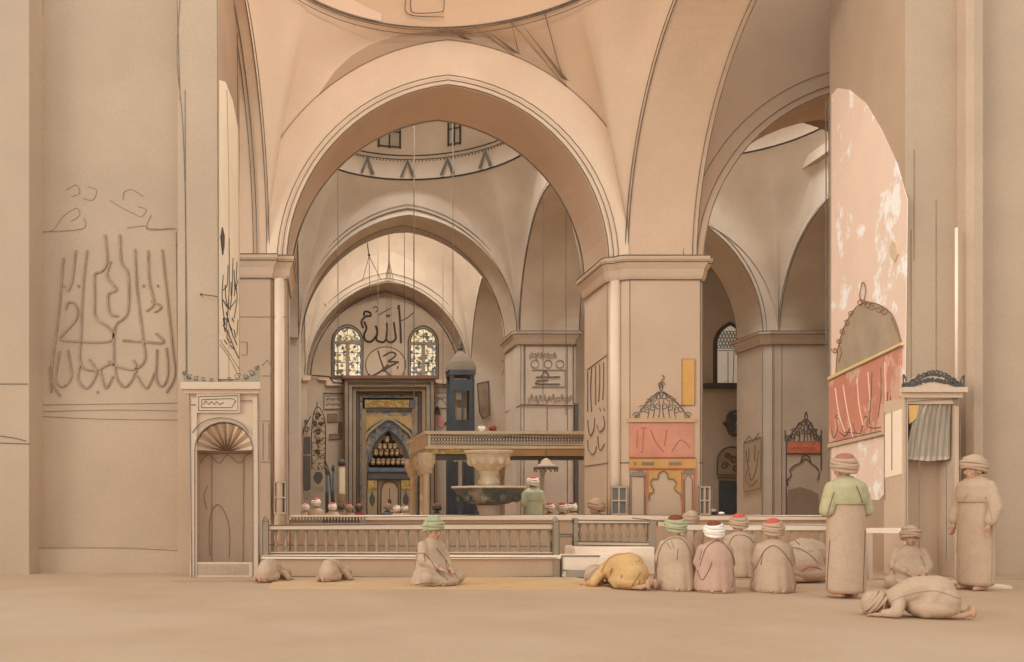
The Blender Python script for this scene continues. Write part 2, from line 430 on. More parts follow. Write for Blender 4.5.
for x in (6.45, 8.0): b.tube([(x,28.98,6.6),(x,28.98,9.5)], .012, 4)
b.build('edge_groove', LINE, p2)
p3 = struct(pier('wall_pier_right', [(14.2,30.8),(14.2,29.1),(14.5,28.98),(16.9,28.98),(16.9,30.8)], 0, 6.6, DUSK, (6.2,6.62), DUSK))
b = MB()
for x, w in ((14.21,.012),(14.5,.012),(14.8,.012),(14.55,.01)): b.tube([(x,28.97 if x > 14.3 else 29.05,0),(x,28.97 if x > 14.3 else 29.05,6.2)], w, 4)
b.build('edge_groove', LINE, p3)
struct(MB().prism([(-3.4,30.8),(-3.4,29),(-.73,29),(-.73,30.8)], 0, 6.6).build('wall_pier_far_left', DUSK))
# lengthwise arch walls between the rows
b = MB()
for x0, x1 in ((6.36,8.25), (-2.8,-.76), (14.7,16.6)):
    arch_wall(b, 'y', 25.4, 3.5, ZS, 3.6, x0, x1, 21.8, 29.0, TOP)
for x0, x1 in ((6.3,8.2), (-2.8,-.73)):
    arch_wall(b, 'y', 34.5, 3.5, ZS, 3.6, x0, x1, 30.8, 38.2, TOP)
wl = struct(b.build('wall_arcade', DUSK))
b = MB()
for x, c in ((6.35,25.4),(8.26,25.4),(-.75,25.4),(14.69,25.4),(6.29,34.5)):
    arch_tube(b, 'y', c, 3.5, ZS, 3.6, x, .026, 0); arch_tube(b, 'y', c, 3.5, ZS, 3.6, x, .014, .12)
b.build('arch_groove', LINE, wl)
# vaults over the far bays
def bay(xl, xr, y0, y1, A0, Aside, rz, rr, name, near=True):
    cx, cy = (xl+xr)/2, (y0+y1)/2
    b = MB()
    N = 12
    def corner(sx, sy):
        # t 0..1 : crown of crosswise arch -> springing -> crown of lengthwise arch
        yy = y1 if sy > 0 else y0; xx = xr if sx > 0 else xl
        hx = (xr-xl)/2; hy = (y1-y0)/2
        ax = [(u, z) for u, z in arch_uz(cx, hx-.02, ZS, 3.95, 18, .0)]; ay = [(u, z) for u, z in arch_uz(cy, hy-.02, ZS, 3.6, 18, .0)]
        L = ax[:19]; L = [( -(u-cx)*1.0 if sx > 0 else (u-cx), z) for u, z in L][::-1]
        P1_ = [Vector((cx+u, yy-sy*.03, z+.02)) for u, z in L]
        M = ay[:19]; P2_ = [Vector((xx-sx*.03, cy+(-(u-cy) if sy > 0 else (u-cy)), z+.02)) for u, z in M]
        bot = P1_ + P2_[1:]
        K = len(bot)-1; rows = []
        for i, p in enumerate(bot):
            a = (PI/2)*i/K
            q = Vector((cx+sx*rr*math.sin(a), cy+sy*rr*math.cos(a), rz))
            rows.append([p.lerp(q, j/5)+Vector((sx*.2*math.sin(PI*j/5)*math.sin(a), sy*.2*math.sin(PI*j/5)*math.cos(a), .1*math.sin(PI*j/5))) for j in range(6)])
        b.rings(rows, cap=False, close=False)
    for sx in (-1, 1):
        for sy in (-1, 1): corner(sx, sy)
    o = struct(b.build('ceiling_pendentive', DUSK, smooth=True))
    n = 40; b = MB()
    b.rings([[Vector((cx+r*math.sin(2*PI*i/n), cy+r*math.cos(2*PI*i/n), z)) for i in range(n)] for r, z in
             ((rr,rz),(rr-.05,rz+.75),(rr-.12,rz+.78),(rr-.12,rz+2.0),(rr-.5,rz+2.9),(rr-1.3,rz+3.5),(1.25,rz+3.9))], cap=False)
    d = struct(b.build('ceiling_dome', DUSK, smooth=True))
    b = MB()
    for z, r, w in ((rz, rr-.01, .028), (rz+.75, rr-.06, .024), (rz+.62, rr-.06, .012)): b.tube(ring3((cx,cy), r, z, -PI, PI, 60), w, 4)
    b.build('ring_groove', INK, d)
    b = MB()
    for i in range(70):
        a = -1.2+2.4*i/69; p = Vector((cx+(rr-.09)*math.sin(a), cy+(rr-.09)*math.cos(a), rz+.56)); b.ell(p, (.02,.02,.03), 5, 3)
    b.build('bead', INK, d)
    return (cx, cy), d
c2, d2 = bay(-.76, 6.36, 21.8, 29, A1, None, 11.45, 3.4, 'b')
bay(-.73, 6.3, 30.8, 38, A2, None, 12.4, 3.3, 'c')
c4, d4 = bay(8.28, 14.7, 21.8, 29, A1, None, 12.0, 3.1, 'd')
# painted chevrons and windows in the drum
def drum_marks(c, rr, rz, dd, chev, wins):
    b = MB()
    for a in chev:
        def q(da, z): return Vector((c[0]+(rr-.08)*math.sin(a+da), c[1]+(rr-.08)*math.cos(a+da), rz+z))
        b.loft([q(-.075,.06), q(-.05,.06), q(0,.48), q(0,.62)], [p+Vector((0,-.03,0)) for p in (q(-.075,.06), q(-.05,.06), q(0,.48), q(0,.62))])
        b.loft([q(.075,.06), q(.04,.06), q(0,.48), q(0,.62)], [p+Vector((0,-.03,0)) for p in (q(.075,.06), q(.04,.06), q(0,.48), q(0,.62))])
    if chev: b.build('painted_chevron', DGREY, dd)
    for a0, a1, zt in wins:
        def q(a, z, off=.16): return Vector((c[0]+(rr-off)*math.sin(a), c[1]+(rr-off)*math.cos(a), rz+z))
        b = MB(); b.loft([q(a0,.95),q(a1,.95),q(a1,zt),q(a0,zt)], [q(a0,.95,.2),q(a1,.95,.2),q(a1,zt,.2),q(a0,zt,.2)])
        w = b.build('drum_window', GREY, dd)
        b = MB()
        for a in (a0, a1, a0+(a1-a0)*.5): b.tube([q(a,.9,.22), q(a,zt+.1,.22)], .03, 4)
        for z in (.95, (zt+.95)/2, zt): b.tube([q(a0,z,.22), q((a0+a1)/2,z,.22), q(a1,z,.22)], .025, 4)
        b.build('window_bar', INK, w)
drum_marks(c2, 3.4, 11.45, d2, [-.8,-.42,-.02,.36,.74], [(-.32,-.1,1.9),(.38,.5,1.9),(-.62,-.5,1.9)])
drum_marks(c4, 3.1, 12.0, d4, [], [(.62,.8,1.75),(.98,1.16,1.75)])

# --- far wall (depth 38..39.6)
A3 = (2.77, 3.38, 6.5, 3.95)
b = MB()
arch_wall(b, 'x', *A3, 38, 39.6, -3.4, 8.2, TOP)
b.box(-3.4, -.61, 38, 39.6, 0, 6.5); b.box(6.15, 8.2, 38, 39.6, 0, 6.5)
b.box(-6, 26, 39.6, 39.9, 0, TOP)
w3 = struct(b.build('wall_back', DUSK))
b = MB()
arch_tube(b, 'x', *A3, 37.97, .04, 0); arch_tube(b, 'x', *A3, 37.97, .02, .12); arch_tube(b, 'x', *A3, 37.97, .02, .34)
arch_tube(b, 'x', *A3, 39.58, .05, -.1)
b.build('arch_groove', LINE, w3)
pb = front(39.6); pbf = front(38.0)
b = MB()
slab(b, pb, [(318,376),(330,376),(330,379),(344,383),(344,386),(326,386),(326,381),(318,380)], .18)
slab(b, pb, [(430,380),(446,380),(452,377),(460,377),(460,381),(446,386),(430,386)], .18)
slab(b, pbf, [(303,376),(311,376),(311,381),(303,381)], .15)
b.build('ledge', MOULD, w3)
ink('ledge_groove', INK, w3, pb, [[(312,376),(329,377),(334,383),(345,384)],[(431,384),(445,385),(450,379),(458,378)],[(323,394),(345,394)]], .6, .2, False)
struct(MB().box(19.8, 20.2, 12, 40, 0, TOP).build('wall_right', DUSK))
struct(MB().box(-3.6, -3.3, 20, 40, 0, TOP).build('wall_far_left', DUSK))
struct(MB().box(14.5, 20, 21.8, 39.6, 11.2, 11.5).build('ceiling_aisle', DUSK))
struct(MB().box(8.2, 20, 30.8, 39.6, 11.6, 11.9).build('ceiling_far_aisle', DUSK))

# --- left foreground pier and wall
NP = front(14.6)
b = MB()
b.prism([(-2.34,18.5),(-2.34,14.6),(-1.69,14.6),(-1.69,18.5)], 0, TOP)
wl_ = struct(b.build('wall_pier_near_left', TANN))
ls = Plane((-1.69,14.6,0), (1,0,0))
part('painted_light_patch', PALE2, wl_, (ls, [(219,379),(239,379),(239,200),(238,130),(232,100),(225,82),(219,80)], .012))  # light on the side strip, painted as a paler plaster layer
ink('edge_groove', LINE, wl_, NP, [[(180,0),(177,60),(183,130),(186,250),(187,386)],[(185,90),(186,386)],[(177,0),(180,100)]], .35)
ink('edge_groove', LINE, wl_, ls, [[(216.5,0),(217.2,200),(217.6,400)],[(236.5,0),(237.5,120),(239,400)]], .4, .01, False)
ink('shaft_line', LINES, wl_, ls, [[(226,90),(228,200),(228,380)],[(219,340),(226,350),(234,362),(239,370)],[(219,344),(226,354),(234,368),(238,376)]], .3, .016)
b = MB()
b.box(-6, -2.3, 14.9, 15.4, 0, TOP); b.box(-6, -2.34, 14.78, 14.95, 0, .42)
b.prism([(-6,16),(-6,14.5),(-4.72,14.5),(-4.62,14.9),(-4.62,16)], 0, TOP)
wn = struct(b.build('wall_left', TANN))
LW = front(14.9)
b = MB()
strokes(b, LW, [[(32,0),(29,120),(31,440),(32,560)]], .35, .1)
strokes(b, LW, [[(43,0),(40,120),(38,230),(38,405)],[(38,232),(82,229),(84,218)],[(36,405),(183,403)],[(36,416),(100,419),(183,420)],[(34,412),(110,410),(183,411)],[(127,228),(145,226),(150,230),(175,229)],[(176,232),(178,400)],[(36,418),(36,545)]], .32, .006)
strokes(b, front(14.78), [[(34,548),(120,548),(188,551)]], .35, .006)
b.build('wall_groove', LINES, wn)
ink('floor_groove', LINES, wn, front(14.78), [[(34,575),(190,574)]], .4, .01)
ink('ledge', DGREY, wn, front(14.5), [[(0,443),(30,444)],[(0,436),(14,438),(26,441)],[(0,384),(28,384)]], .4, .006)
def Z2(L, ox=0, oy=180, s=3.01): return [[(ox+x/s, oy+y/s) for x, y in ln] for ln in L]
callig = Z2([[(192,235),(178,400),(158,560),(160,615),(182,650)],[(228,212),(218,300),(205,335)],[(262,212),(250,320),(243,470),(240,540),(255,568),(290,572),(330,553)],
 [(315,165),(322,245),(305,275),(285,285),(285,345),(287,412),(322,440),(342,468),(315,488),(190,482),(195,460),(222,430),(234,402),(225,372),(205,370),(200,390)],
 [(360,165),(364,245),(385,285),(383,400),(345,445),(342,560)],[(332,245),(322,290),(350,330),(325,345),(330,400),(355,410)],
 [(405,208),(412,330),(430,480),(435,540),(405,570),(350,560),(325,545)],[(445,212),(448,300),(462,370),(440,395)],[(455,365),(485,382),(465,398)],
 [(487,210),(500,330),(518,500),(525,590),(500,640)],[(370,483),(430,487),(492,490),(470,462)],[(180,515),(170,600),(190,622),(215,590),(205,512)],
 [(240,560),(235,600),(262,627),(290,580),(268,540)],[(300,570),(318,627),(338,590)],[(345,560),(352,600),(380,622),(410,570),(400,542)],[(412,590),(440,627),(465,580)],
 [(472,510),(470,600),(490,620),(505,580),(500,505)],[(150,560),(155,640)]])
t = thing('wall_calligraphy', 'large faded calligraphic inscription painted on the plain wall at far left', 'inscription', LW.at(110,390))
ink('stroke', SMOKE, t, LW, callig, 1.35, .004, taper=False)
for d_ in ([(64,285),(65,287)],[(78,285),(79,287)],[(143,285),(144,287)],[(157,285),(158,287)],[(97,391),(98,393)]): ink('dot', SMOKE, t, LW, [d_], 1.2, .004, False)
ink('scroll_ornament', LINES, t, LW, Z2([[(110,160),(160,150),(190,110),(230,85),(240,105),(215,125)],[(60,40),(90,20),(85,60)],[(200,30),(230,15),(240,40),(215,50)],[(330,60),(360,80),(400,100),(425,110),(440,90),(415,80)],[(370,60),(375,35),(400,30),(430,50)],[(455,105),(440,145),(460,150)],[(440,145),(480,148),(520,145),(540,160),(533,200)],[(250,55),(280,60),(290,30),(265,20)]]), .3, .004)
# painted letters and a pendant on the pale side strip
t = thing('calligraphy_strip', 'grey lettering and hanging leaf painted on the narrow pale side of the left pier', 'inscription', ls.at(228,360))
ink('stroke', DGREY, t, ls, [[(228,238),(228,290),(225,330)],[(222,275),(221,300),(224,325)],[(232,258),(231,290),(229,310)],[(236,262),(235,280),(233,296)],[(222,300),(228,308),(235,300)],[(225,312),(230,330),(236,345)],[(222,325),(228,335),(234,350),(238,358)],[(227,265),(226,285),(222,290)],[(233,270),(234,290),(237,280)],[(224,318),(227,322)],[(231,318),(233,322)],[(229,326),(231,330)],[(224,285),(225,300),(227,308)],[(230,282),(230,296)],[(235,285),(236,300),(233,318)],[(222,318),(224,332)],[(227,330),(226,338),(230,343)],[(233,330),(235,338)],[(237,320),(236,335)],[(229,345),(233,349)],[(223,340),(226,344)]], .5, .02)
b = MB(); slab(b, ls, [(221,227),(219.5,236),(220.5,247),(221.5,255),(222.8,246),(223,236)], .02, .012); b.build('pendant_leaf', DGREY, t)
t = thing('wall_hook', 'small reddish iron hook driven into the left pier face', 'hook', NP.at(210,296))
b = MB(); b.tube([NP.at(202,296,.0), NP.at(202,296,.12), NP.at(215,298,.14), NP.at(218,298,.1)], .008, 5); b.ell(NP.at(202,296,.12), (.02,.02,.02), 6, 4); b.build('hook_rod', MARON, t)

# --- right foreground pier with light painted on its side face
RA, RB = Vector((9.46,14.6,0)), Vector((10.38,18.4,0))
dv = (RB-RA).normalized(); rs = Plane(RA, (-dv.y, dv.x, 0))
b = MB(); b.prism([(9.46,14.6),(10.38,18.4),(13,18.4),(13,14.6)], 0, TOP)
b.prism([(10.3,14.6),(10.3,14.4),(10.36,14.3),(10.5,14.3),(10.55,14.4),(10.55,14.6)], 0, TOP)
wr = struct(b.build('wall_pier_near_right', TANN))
part('painted_light_patch', PALE, wr, (rs, [(832,500),(880,500),(895,480),(905,440),(908,200),(898,165),(882,130),(866,103),(850,90),(838,88),(832,95)], .012))  # curved-top pool of light painted as pale plaster, with worn white mottling
ink('edge_groove', LINES, wr, front(14.6), [[(911,230),(911,380)],[(936,200),(936,385)],[(914,150),(914,260)],[(960,240),(961,380)],[(905,440),(905,560)],[(930,460),(930,560)]], .35)
ink('edge_groove', LINE, wr, rs, [[(829.5,100),(829.5,500)],[(826.5,100),(826.8,350)]], .6, .01, False)
b = MB(); b.tube([front(14.3).at(956,228,.01), front(14.3).at(956,390,.01)], .024, 6); b.build('painted_light_streak', CREAM, wr, smooth=True)  # thin bead painting the vertical streak of light on the half column
struct(MB().box(13, 19.8, 15.0, 15.4, 0, TOP).build('wall_near_right', TANN))
b = MB(); b.box(10.55, 16, 14.9, 15.3, 0, TOP); o = struct(b.build('wall_side_right', TANN))
ink('wall_groove', LINES, o, front(14.9), [[(962,248),(1000,248),(1018,240)],[(962,433),(1024,433)],[(964,380),(964,260)],[(960,528),(1024,526)]], .35)

# --- arched niche fountains/shrines
def crest(b, pl, x0, x1, yb, ax, ay, w=.4, lobes=4, off=.01):
    """scrollwork crest between x0 and x1 on base line yb, its peak at (ax, ay)"""
    L = []
    for side in (-1, 1):
        xe = x0 if side < 0 else x1
        for i in range(lobes):
            f = (i+.5)/lobes
            cx = xe+(ax-xe)*f; cy = yb-(yb-ay)*.72*(math.sin(f*PI/2)**1.25)
            r = max((yb-ay)*.13, 1.6)
            L.append(spiral(cx, cy, r, 1.2, side, 40*i)); 
            if cy+2*r < yb-1: L.append([(cx, cy+r), (cx-side*r*.4, (cy+yb)/2), (cx, yb)]); L.append(spiral(cx, (cy+yb)/2, r*.8, 1.1, -side, 90))
        L.append([(xe,yb)]+[(xe+(ax-xe)*f, yb-(yb-ay)*.8*(math.sin(f*PI/2)**1.25)-.8*(k%2)) for k, f in enumerate([.15,.3,.45,.6,.75,.9,1])])
    L.append([(ax,ay+5),(ax-1.5,ay+2),(ax,ay-3),(ax+1.5,ay+2),(ax,ay+5)])
    strokes(b, pl, L, w, off); return b

# left niche
fd = 14.0; fp = front(fd)
t = thing('fountain_niche', 'tall tan arched wall niche with shell hood and scrolled crest at the left pier', 'niche', fp.at(222,577))
x0, x1 = 188, 256
k = .5
b = MB()
arch = pointed(195, 253, 450, 422, 8)
body = [(190,577)]+[(190,393),(258,393),(258,577),(253,577)]+arch[::-1]+[(195,577)]
b.loft([fp.at(x,y,0) for x,y in body], [fp.at(x,y,-.55) for x,y in body]); b.build('surround', TAN, t)
b = MB(); b.rings([[fp.at(x,y,-.03-.5*s) for x,y in [(195,577)]+arch+[(253,577)]] for s in (.98,1.0)]); b.build('niche_back', TAN, t)
b = MB()
for i in range(9):
    a0 = PI*i/9; a1 = PI*(i+1)/9; am = (a0+a1)/2
    cx, cy = 224, 450
    def e(a, r, o): 
        return fp.at(cx+28*r*math.cos(a), cy-27*r*math.sin(a), o)
    b.rings([[e(a0,r,-.02-.3*(1-r)), e(am,r,-.1-.34*(1-r)), e(a1,r,-.02-.3*(1-r))] for r in (1,.75,.5,.25,.05)], cap=False, close=False)
b.build('shell_hood', MOULD, t)
b = MB(); slab(b, fp, rect(182,261,383,390), .14); slab(b, fp, rect(185,259,390,394), .07); slab(b, fp, rect(191,197,398,577), .03, 0); slab(b, fp, rect(253,258,398,577), .03, 0)
b.build('cornice', MOULD, t)
b = MB(); slab(b, fp, rect(197,240,394,413), .05); b.build('plaque', MOULD, t)
ink('plaque_lettering', DGREY, t, fp, [[(199,411),(199,397),(238,396),(238,411),(199,411)],[(202,408),(202,400),(232,399),(236,401),(232,408),(202,408)],[(204,405),(206,401),(209,405),(212,402),(215,405),(217,402),(220,405),(224,403)]], .4, .052, False)
ink('edge_groove', LINE, t, fp, [[(183,384),(261,384)],[(183,390),(260,389)],[(190,394),(192,577)],[(258,390),(259,577)],[(195,577),(195,450)]+arcp(224,450,29,28,180,0,14)+[(253,520),(253,577)],arcp(221,438,29,20,165,15,10),[(191,405),(196,405)],[(241,401),(252,401)]], .5, .035, False)
ink('niche_groove', LINES, t, fp, [[(208,452),(208,565)],[(241,455),(240,565)],[(206,558),(206,520),(213,505),(221,512),(226,530),(226,560)],[(203,510),(200,495),(204,485)],[(196,462),(204,453),(216,462),(224,453),(236,462),(244,453)],[(196,452),(250,452)]], .35, -.5)
b = MB(); slab(b, fp, rect(190,259,562,577), .02); b.build('step', MOULD, t)
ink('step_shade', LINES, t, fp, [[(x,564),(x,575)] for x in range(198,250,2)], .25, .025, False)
b = MB()
slab(b, fp, [(184,383),(184,372),(188,376),(193,379),(205,381),(222,382),(240,380),(250,376),(256,370),(258,365),(260,366),(260,383)], .04, .02)
b.build('crest_backing', GREY, t)
b = MB()
for x, y, r, s in ((190,378,3,1),(197,379,2.5,1),(204,380,2.2,-1),(212,381,2,1),(220,381.5,1.8,1),(230,380,2.2,-1),(238,377,3.4,1),(246,378,3,-1),(252,374,3.4,-1),(257,369,2.4,1),(185,374,2.4,1)):
    strokes(b, fp, [spiral(x,y,r,1.2,s,20)], .4, .07)
b.build('scroll_lattice', DGREY, t)

# right niche (mirror) with curtain
t = thing('fountain_niche', 'tan curtained wall niche with dark curly crest at the right pier', 'niche', fp.at(932,577))
b = MB(); 
body = [(904,577),(904,398),(959,398),(959,577),(955,577),(955,404),(908,404),(908,577)]
b.loft([fp.at(x,y,0) for x,y in body], [fp.at(x,y,-.5) for x,y in body]); slab(b, fp, rect(906,957,400,577), -.05, -.4); b.build('surround', TAN, t)
b = MB(); slab(b, fp, rect(899,962,388,393), .13); slab(b, fp, rect(902,960,393,398), .06); b.build('cornice', MOULD, t)
ink('edge_groove', LINE, t, fp, [[(899,388),(962,389)],[(900,393),(962,392)],[(905,398),(905,577)],[(959,398),(959,577)],[(908,402),(930,400),(955,399)],[(918,462),(918,560)],[(945,462),(945,560)],[(958,433),(960,433)]], .4, .03, False)
b = MB(); n = 24; rows = []
for j in range(9):
    f = j/8; y = 402+f*57
    rows.append([fp.at(921-12*f**.7+(955-921+12*f**.7-2*f)*i/n, y+(2-4*abs(i/n-.5)), -.06-.03*math.sin(i*1.9+f)) for i in range(n+1)])
b.rings(rows, cap=False, close=False); cu = b.build('curtain', DUSK, t, smooth=True)
ink('curtain_fold', LINES, cu, fp, [[(913+i*3.4,404+max(0,24-i*5)),(911+i*3.5,456)] for i in range(12)], .3, -.02, False)
part('ochre_lining', OCHRE, t, (fp, [(909,405),(920,405),(917,418),(910,424)], .02, -.03)); part('valance_tip', BROWN, t, (fp, [(952,397),(958,397),(957,406),(954,404)], .02, .0))
b = MB(); L = []
for i in range(15):
    x = 902+i*4; y = 386-13*math.sin(PI*min(max((i-1)/12.5,0),1)); L += [spiral(x,y,3,1.3,(-1)**i,30*i), spiral(x,(y+388)/2,2.2,1.2,(-1)**(i+1),60*i)]
strokes(b, fp, L+[[(901,388),(901,375),(904,382)],[(961,388),(961,376),(957,384)]], .75, .06); b.build('scroll_lattice', DGREY, t)
part('crest_backing', MOULD, t, (fp, [(902,388),(904,382),(915,376),(930,372),(945,376),(958,382),(960,388)], .03, .02))

nls = Plane((P(904,0,14).x,14,0), (-1,0,0))
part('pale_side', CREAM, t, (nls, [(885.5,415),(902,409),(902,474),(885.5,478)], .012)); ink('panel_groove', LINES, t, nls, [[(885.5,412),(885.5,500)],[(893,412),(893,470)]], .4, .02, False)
# the large red inscribed panel on the lit face
t = thing('red_inscription', 'broad red panel with brushed lettering under a grey domed top on the pale pier', 'panel', rs.at(868,440))
part('red_field', REDW, t, (rs, [(831,381),(903,347),(903,428),(885,432),(831,445)], .03, .014))
part('domed_top', GREY if False else mat('grey_tan_paint', (176,156,132), var=.09, scale=2), t, (rs, [(838,374),(840,350),(845,328),(853,312),(866,303),(880,304),(893,314),(900,330),(904,345)], .02, .014))
part('gilt_moulding', mat('pale_gilt', (226,200,140), var=.06), t, (rs, [(831,380),(905,345),(905,342.5),(831,377)], .05, .014))
part('lower_moulding', MOULD, t, (rs, [(831,448),(884,435),(903,431),(903,428),(884,432),(831,444)], .05, .014))
ink('moulding_groove', BROWN, t, rs, [[(831,381),(905,346)],[(831,448),(903,431)],[(831,443),(884,431)]], .5, .06, False)
ink('white_lettering', mat('pinkish_white_paint', (232,196,172), var=.05), t, rs, [[(846,385),(850,410),(856,438)],[(838,388),(842,415),(848,432)],[(860,378),(862,404),(866,425)],[(871,372),(873,400)],[(888,362),(889,400)]], .8, .045)
ink('black_stroke', DGREY, t, rs, [[(875,372),(874,400),(872,425)],[(884,368),(884,395),(881,418)],[(839,420),(840,430),(836,438),(834,428)],[(840,415),(838,417),(841,419)],[(856,424),(858,432),(863,433),(866,424)],[(867,418),(869,416),(871,419),(870,426),(877,428),(884,427)],[(842,432),(848,436),(853,428)],[(848,432),(858,433)],[(891,392),(890,410)],[(894,395),(893,412)]], .5, .045)
b = MB()
L = [spiral(863+i*6, 305+ (i-1)*2, 4, 1.2, (-1)**i, 40*i) for i in range(5)]+[spiral(853-i*4, 314+i*9, 3.2, 1.2, (-1)**i, 40*i) for i in range(5)]+[[(838,374),(840,350),(846,328),(856,310),(866,303),(880,304),(895,316),(904,345)],[(865,303),(862,296),(865,282),(868,290),(866,303)],[(894,318),(899,330),(903,340)],[(841,345),(844,352),(841,362)]]
strokes(b, rs, L, .5, .04); b.build('scroll_edge', mat('umber_line', (150,112,88), var=.1), t)
t = thing('hanging_lamp', 'small pale teardrop ornament hanging high on the lit right pier face', 'ornament', rs.at(897,262))
b = MB(); slab(b, rs, [(895,240),(892,248),(893,256),(897,262),(900,254),(899,245)], .03, .014); b.build('teardrop', mat('pale_sand', (222,196,164)), t)

# --- pier-front shrine
sp = front(19.82)
t = thing('painted_shrine', 'pink and ochre painted shrine front with scalloped arch and scroll crest on the central pier', 'shrine', sp.at(661,520))
part('pink_panel', PINK, t, (sp, rect(629,693,423,457), .03))
ink('panel_lettering', mat('soft_grey_red', (190,128,108)), t, sp, [[(637,430),(636,448)],[(643,428),(642,450),(640,452)],[(650,430),(655,442),(663,452)],[(666,430),(664,446)],[(671,452),(680,440),(690,448)],[(640,428),(646,428)]], .5, .035)
b = MB(); slab(b, sp, rect(627,694,418.5,422.5), .07); b.build('cornice', mat('buff_moulding', (214,176,132)), t)
ink('scroll_lattice', DGREY, t, sp, [], .4) if False else None
b = MB(); crest(b, sp, 634, 690, 418, 661, 386, .38, 5)
strokes(b, sp, [spiral(661,385,3.6,1.4,1,0), [(661,381),(664,378),(662,375)], [(636,417),(646,404),(655,397),(661,392),(668,397),(678,404),(687,416)]], .45, .02)
b.build('scroll_lattice', LINE, t)
part('ochre_band', OCHRE, t, (sp, rect(629,695,459,468), .04))
for c_ in ([(641,463.5),(653,463.5)],[(668,463.5),(680,463.5)],[(633,463.5),(635,463.5)]): ink('cartouche', GREY, t, sp, [c_], 1.8, .035, False)
ink('red_trim', RED, t, sp, [[(629,458),(695,458)],[(629,469),(695,469)],[(646,472),(645,520)],[(681,472),(682,520)],[(694,470),(694,520)],[(629,422),(694,422)]], .7, .04, False)
foil = [(649,500),(649,494),(653,492),(652,487),(650,484),(652,479),(657,479),(658,474),(663,471),(667,474),(668,479),(673,479),(676,484),(674,488),(677,492),(680,494),(681,500)]
part('arch_spandrel', OCHRE, t, (sp, [(648,470),(682,470),(682,500)]+foil[::-1]+[(648,500)], .025))
ink('scalloped_edge', BROWN, t, sp, [foil], .6, .03)
part('side_cap', GREY, t, (sp, [(630,476),(645,476),(643,471),(640,470),(637,472),(632,472)], .03)); part('side_cap', GREY, t, (sp, [(683,474),(693,474),(690,469.5),(686,470)], .03))
ink('side_groove', LINE, t, sp, [[(631,477),(631,519)],[(644,477),(644,519)],[(684,519),(684,480),(688,473),(692,480),(692,519)],[(630,476),(645,477)]], .35, .02, False)
t = tag(part('ochre_banner', mat('plain_ochre_cloth', (222,172,104), var=.05, scale=4), None, (sp, rect(681.5,694,359,405), .025)), 'plain ochre rectangular banner hanging high on the central pier', 'banner')
ink('banner_edge', BROWN, t, sp, [[(681.5,405),(681.5,359),(694.5,359),(694,405)],[(680,405),(694,405.5)]], .3, .03, False)
def grille(label, pl, x0, x1, y0, y1, cols, rows, m=BLUED, grp=None):
    t = thing('window_grille', label, 'window', pl.at((x0+x1)/2,y1), grp)
    part('pane', m, t, (pl, rect(x0,x1,y0,y1), .01))
    b = MB()
    for i in range(cols+1): x = x0+(x1-x0)*i/cols; slab(b, pl, rect(x-.7,x+.7,y0-.7,y1+.7), .05)
    for i in range(rows+1): y = y0+(y1-y0)*i/rows; slab(b, pl, rect(x0-.7,x1+.7,y-.7,y+.7), .06)
    b.build('window_frame', MOULD, t)
    ink('frame_groove', LINE, t, pl, [[(x0-.9,y1+.9),(x0-.9,y0-.9),(x1+.9,y0-.9),(x1+.9,y1+.9)]], .3, .06, False)
    return t
grille('small blue-grey barred window low on the left corner of the central pier', front(19.8), 611, 626, 487, 514, 2, 2, mat('dusty_pane',(124,124,120)))
grille('narrow tan barred window low on the right corner of the central pier', front(19.8), 699, 709, 487, 514, 2, 2, mat('dusty_pane',(124,124,120)))
grille('tiny two-pane dark window low on the pier left of the great arch', front(19.9), 274.5, 285.5, 482, 513, 1, 2, DGREY)
# lettering on the left flank of the central pier
fl1 = Plane((6.36,20,0), (-1,0,0))
t = thing('wall_calligraphy', 'tall grey brushed lettering on the shaded flank of the central pier', 'inscription', fl1.at(597,455))
ink('stroke', LINE, t, fl1, [[(588,372),(588,395),(588,412)],[(592,368),(591,390),(592,412)],[(596,366),(596,386),(596,405)],[(600,364),(600,385),(599,402)],[(604,362),(604,384),(603,400)],[(588,420),(590,435),(594,430),(595,418)],[(597,425),(600,432),(605,426),(604,416)],[(588,440),(589,450),(594,454),(597,446)],[(598,436),(600,450),(605,444)],[(600,408),(601,411)],[(604,408),(605,411)]], .75, .006)
ink('panel_border', LINE, t, fl1, [[(587,370),(607,355)]], .5, .006, False)

# --- back wall : stained windows, calligraphy, roundel
def stained(label, x0, x1, ys, ya, yb):
    t = thing('stained_window', label, 'window', pb.at((x0+x1)/2,yb))
    xi0, xi1 = x0+2.2, x1-2.2
    outl = [(x0,yb+2)]+pointed(x0,x1,ys,ys-17,8)+[(x1,yb+2)]
    part('surround', mat('window_grey_stone',(158,146,130)), t, (pb, outl, .06))
    gl = [(xi0,yb)]+pointed(xi0,xi1,ys,ys-14,8)+[(xi1,yb)]
    part('glass', STAIN, t, (pb, gl, .03, .05))
    xm = (x0+x1)/2
    b = MB()
    slab(b, pb, rect(xm-1.8,xm+1.8,ys+2,yb), .05, .08); slab(b, pb, rect(xi0,xi1,ys-.5,ys+2.5), .05, .08)
    b.build('mullion', GREY, t)
    b = MB()
    for y in (ys+11, ys+21, ys+29): strokes(b, pb, [[(xi0,y),(xi1,y)]], .22, .1, False)
    for x in (xi0+3.4, xi1-3.4): strokes(b, pb, [[(x,ys+3),(x,yb)]], .2, .1, False)
    for a in (30,60,90,120,150): strokes(b, pb, [[(xm+3*math.cos(math.radians(a)),ys-1-3*math.sin(math.radians(a))),(xm+11*math.cos(math.radians(a)),ys-1-12*math.sin(math.radians(a)))]], .2, .1, False)
    strokes(b, pb, [arcp(xm,ys-1,5,5,180,0,8)], .2, .1)
    b.build('glazing_bar', DGREY, t)
    ink('outline_groove', INK, t, pb, [outl+[outl[0]], gl+[gl[0]]], .5, .09, False)
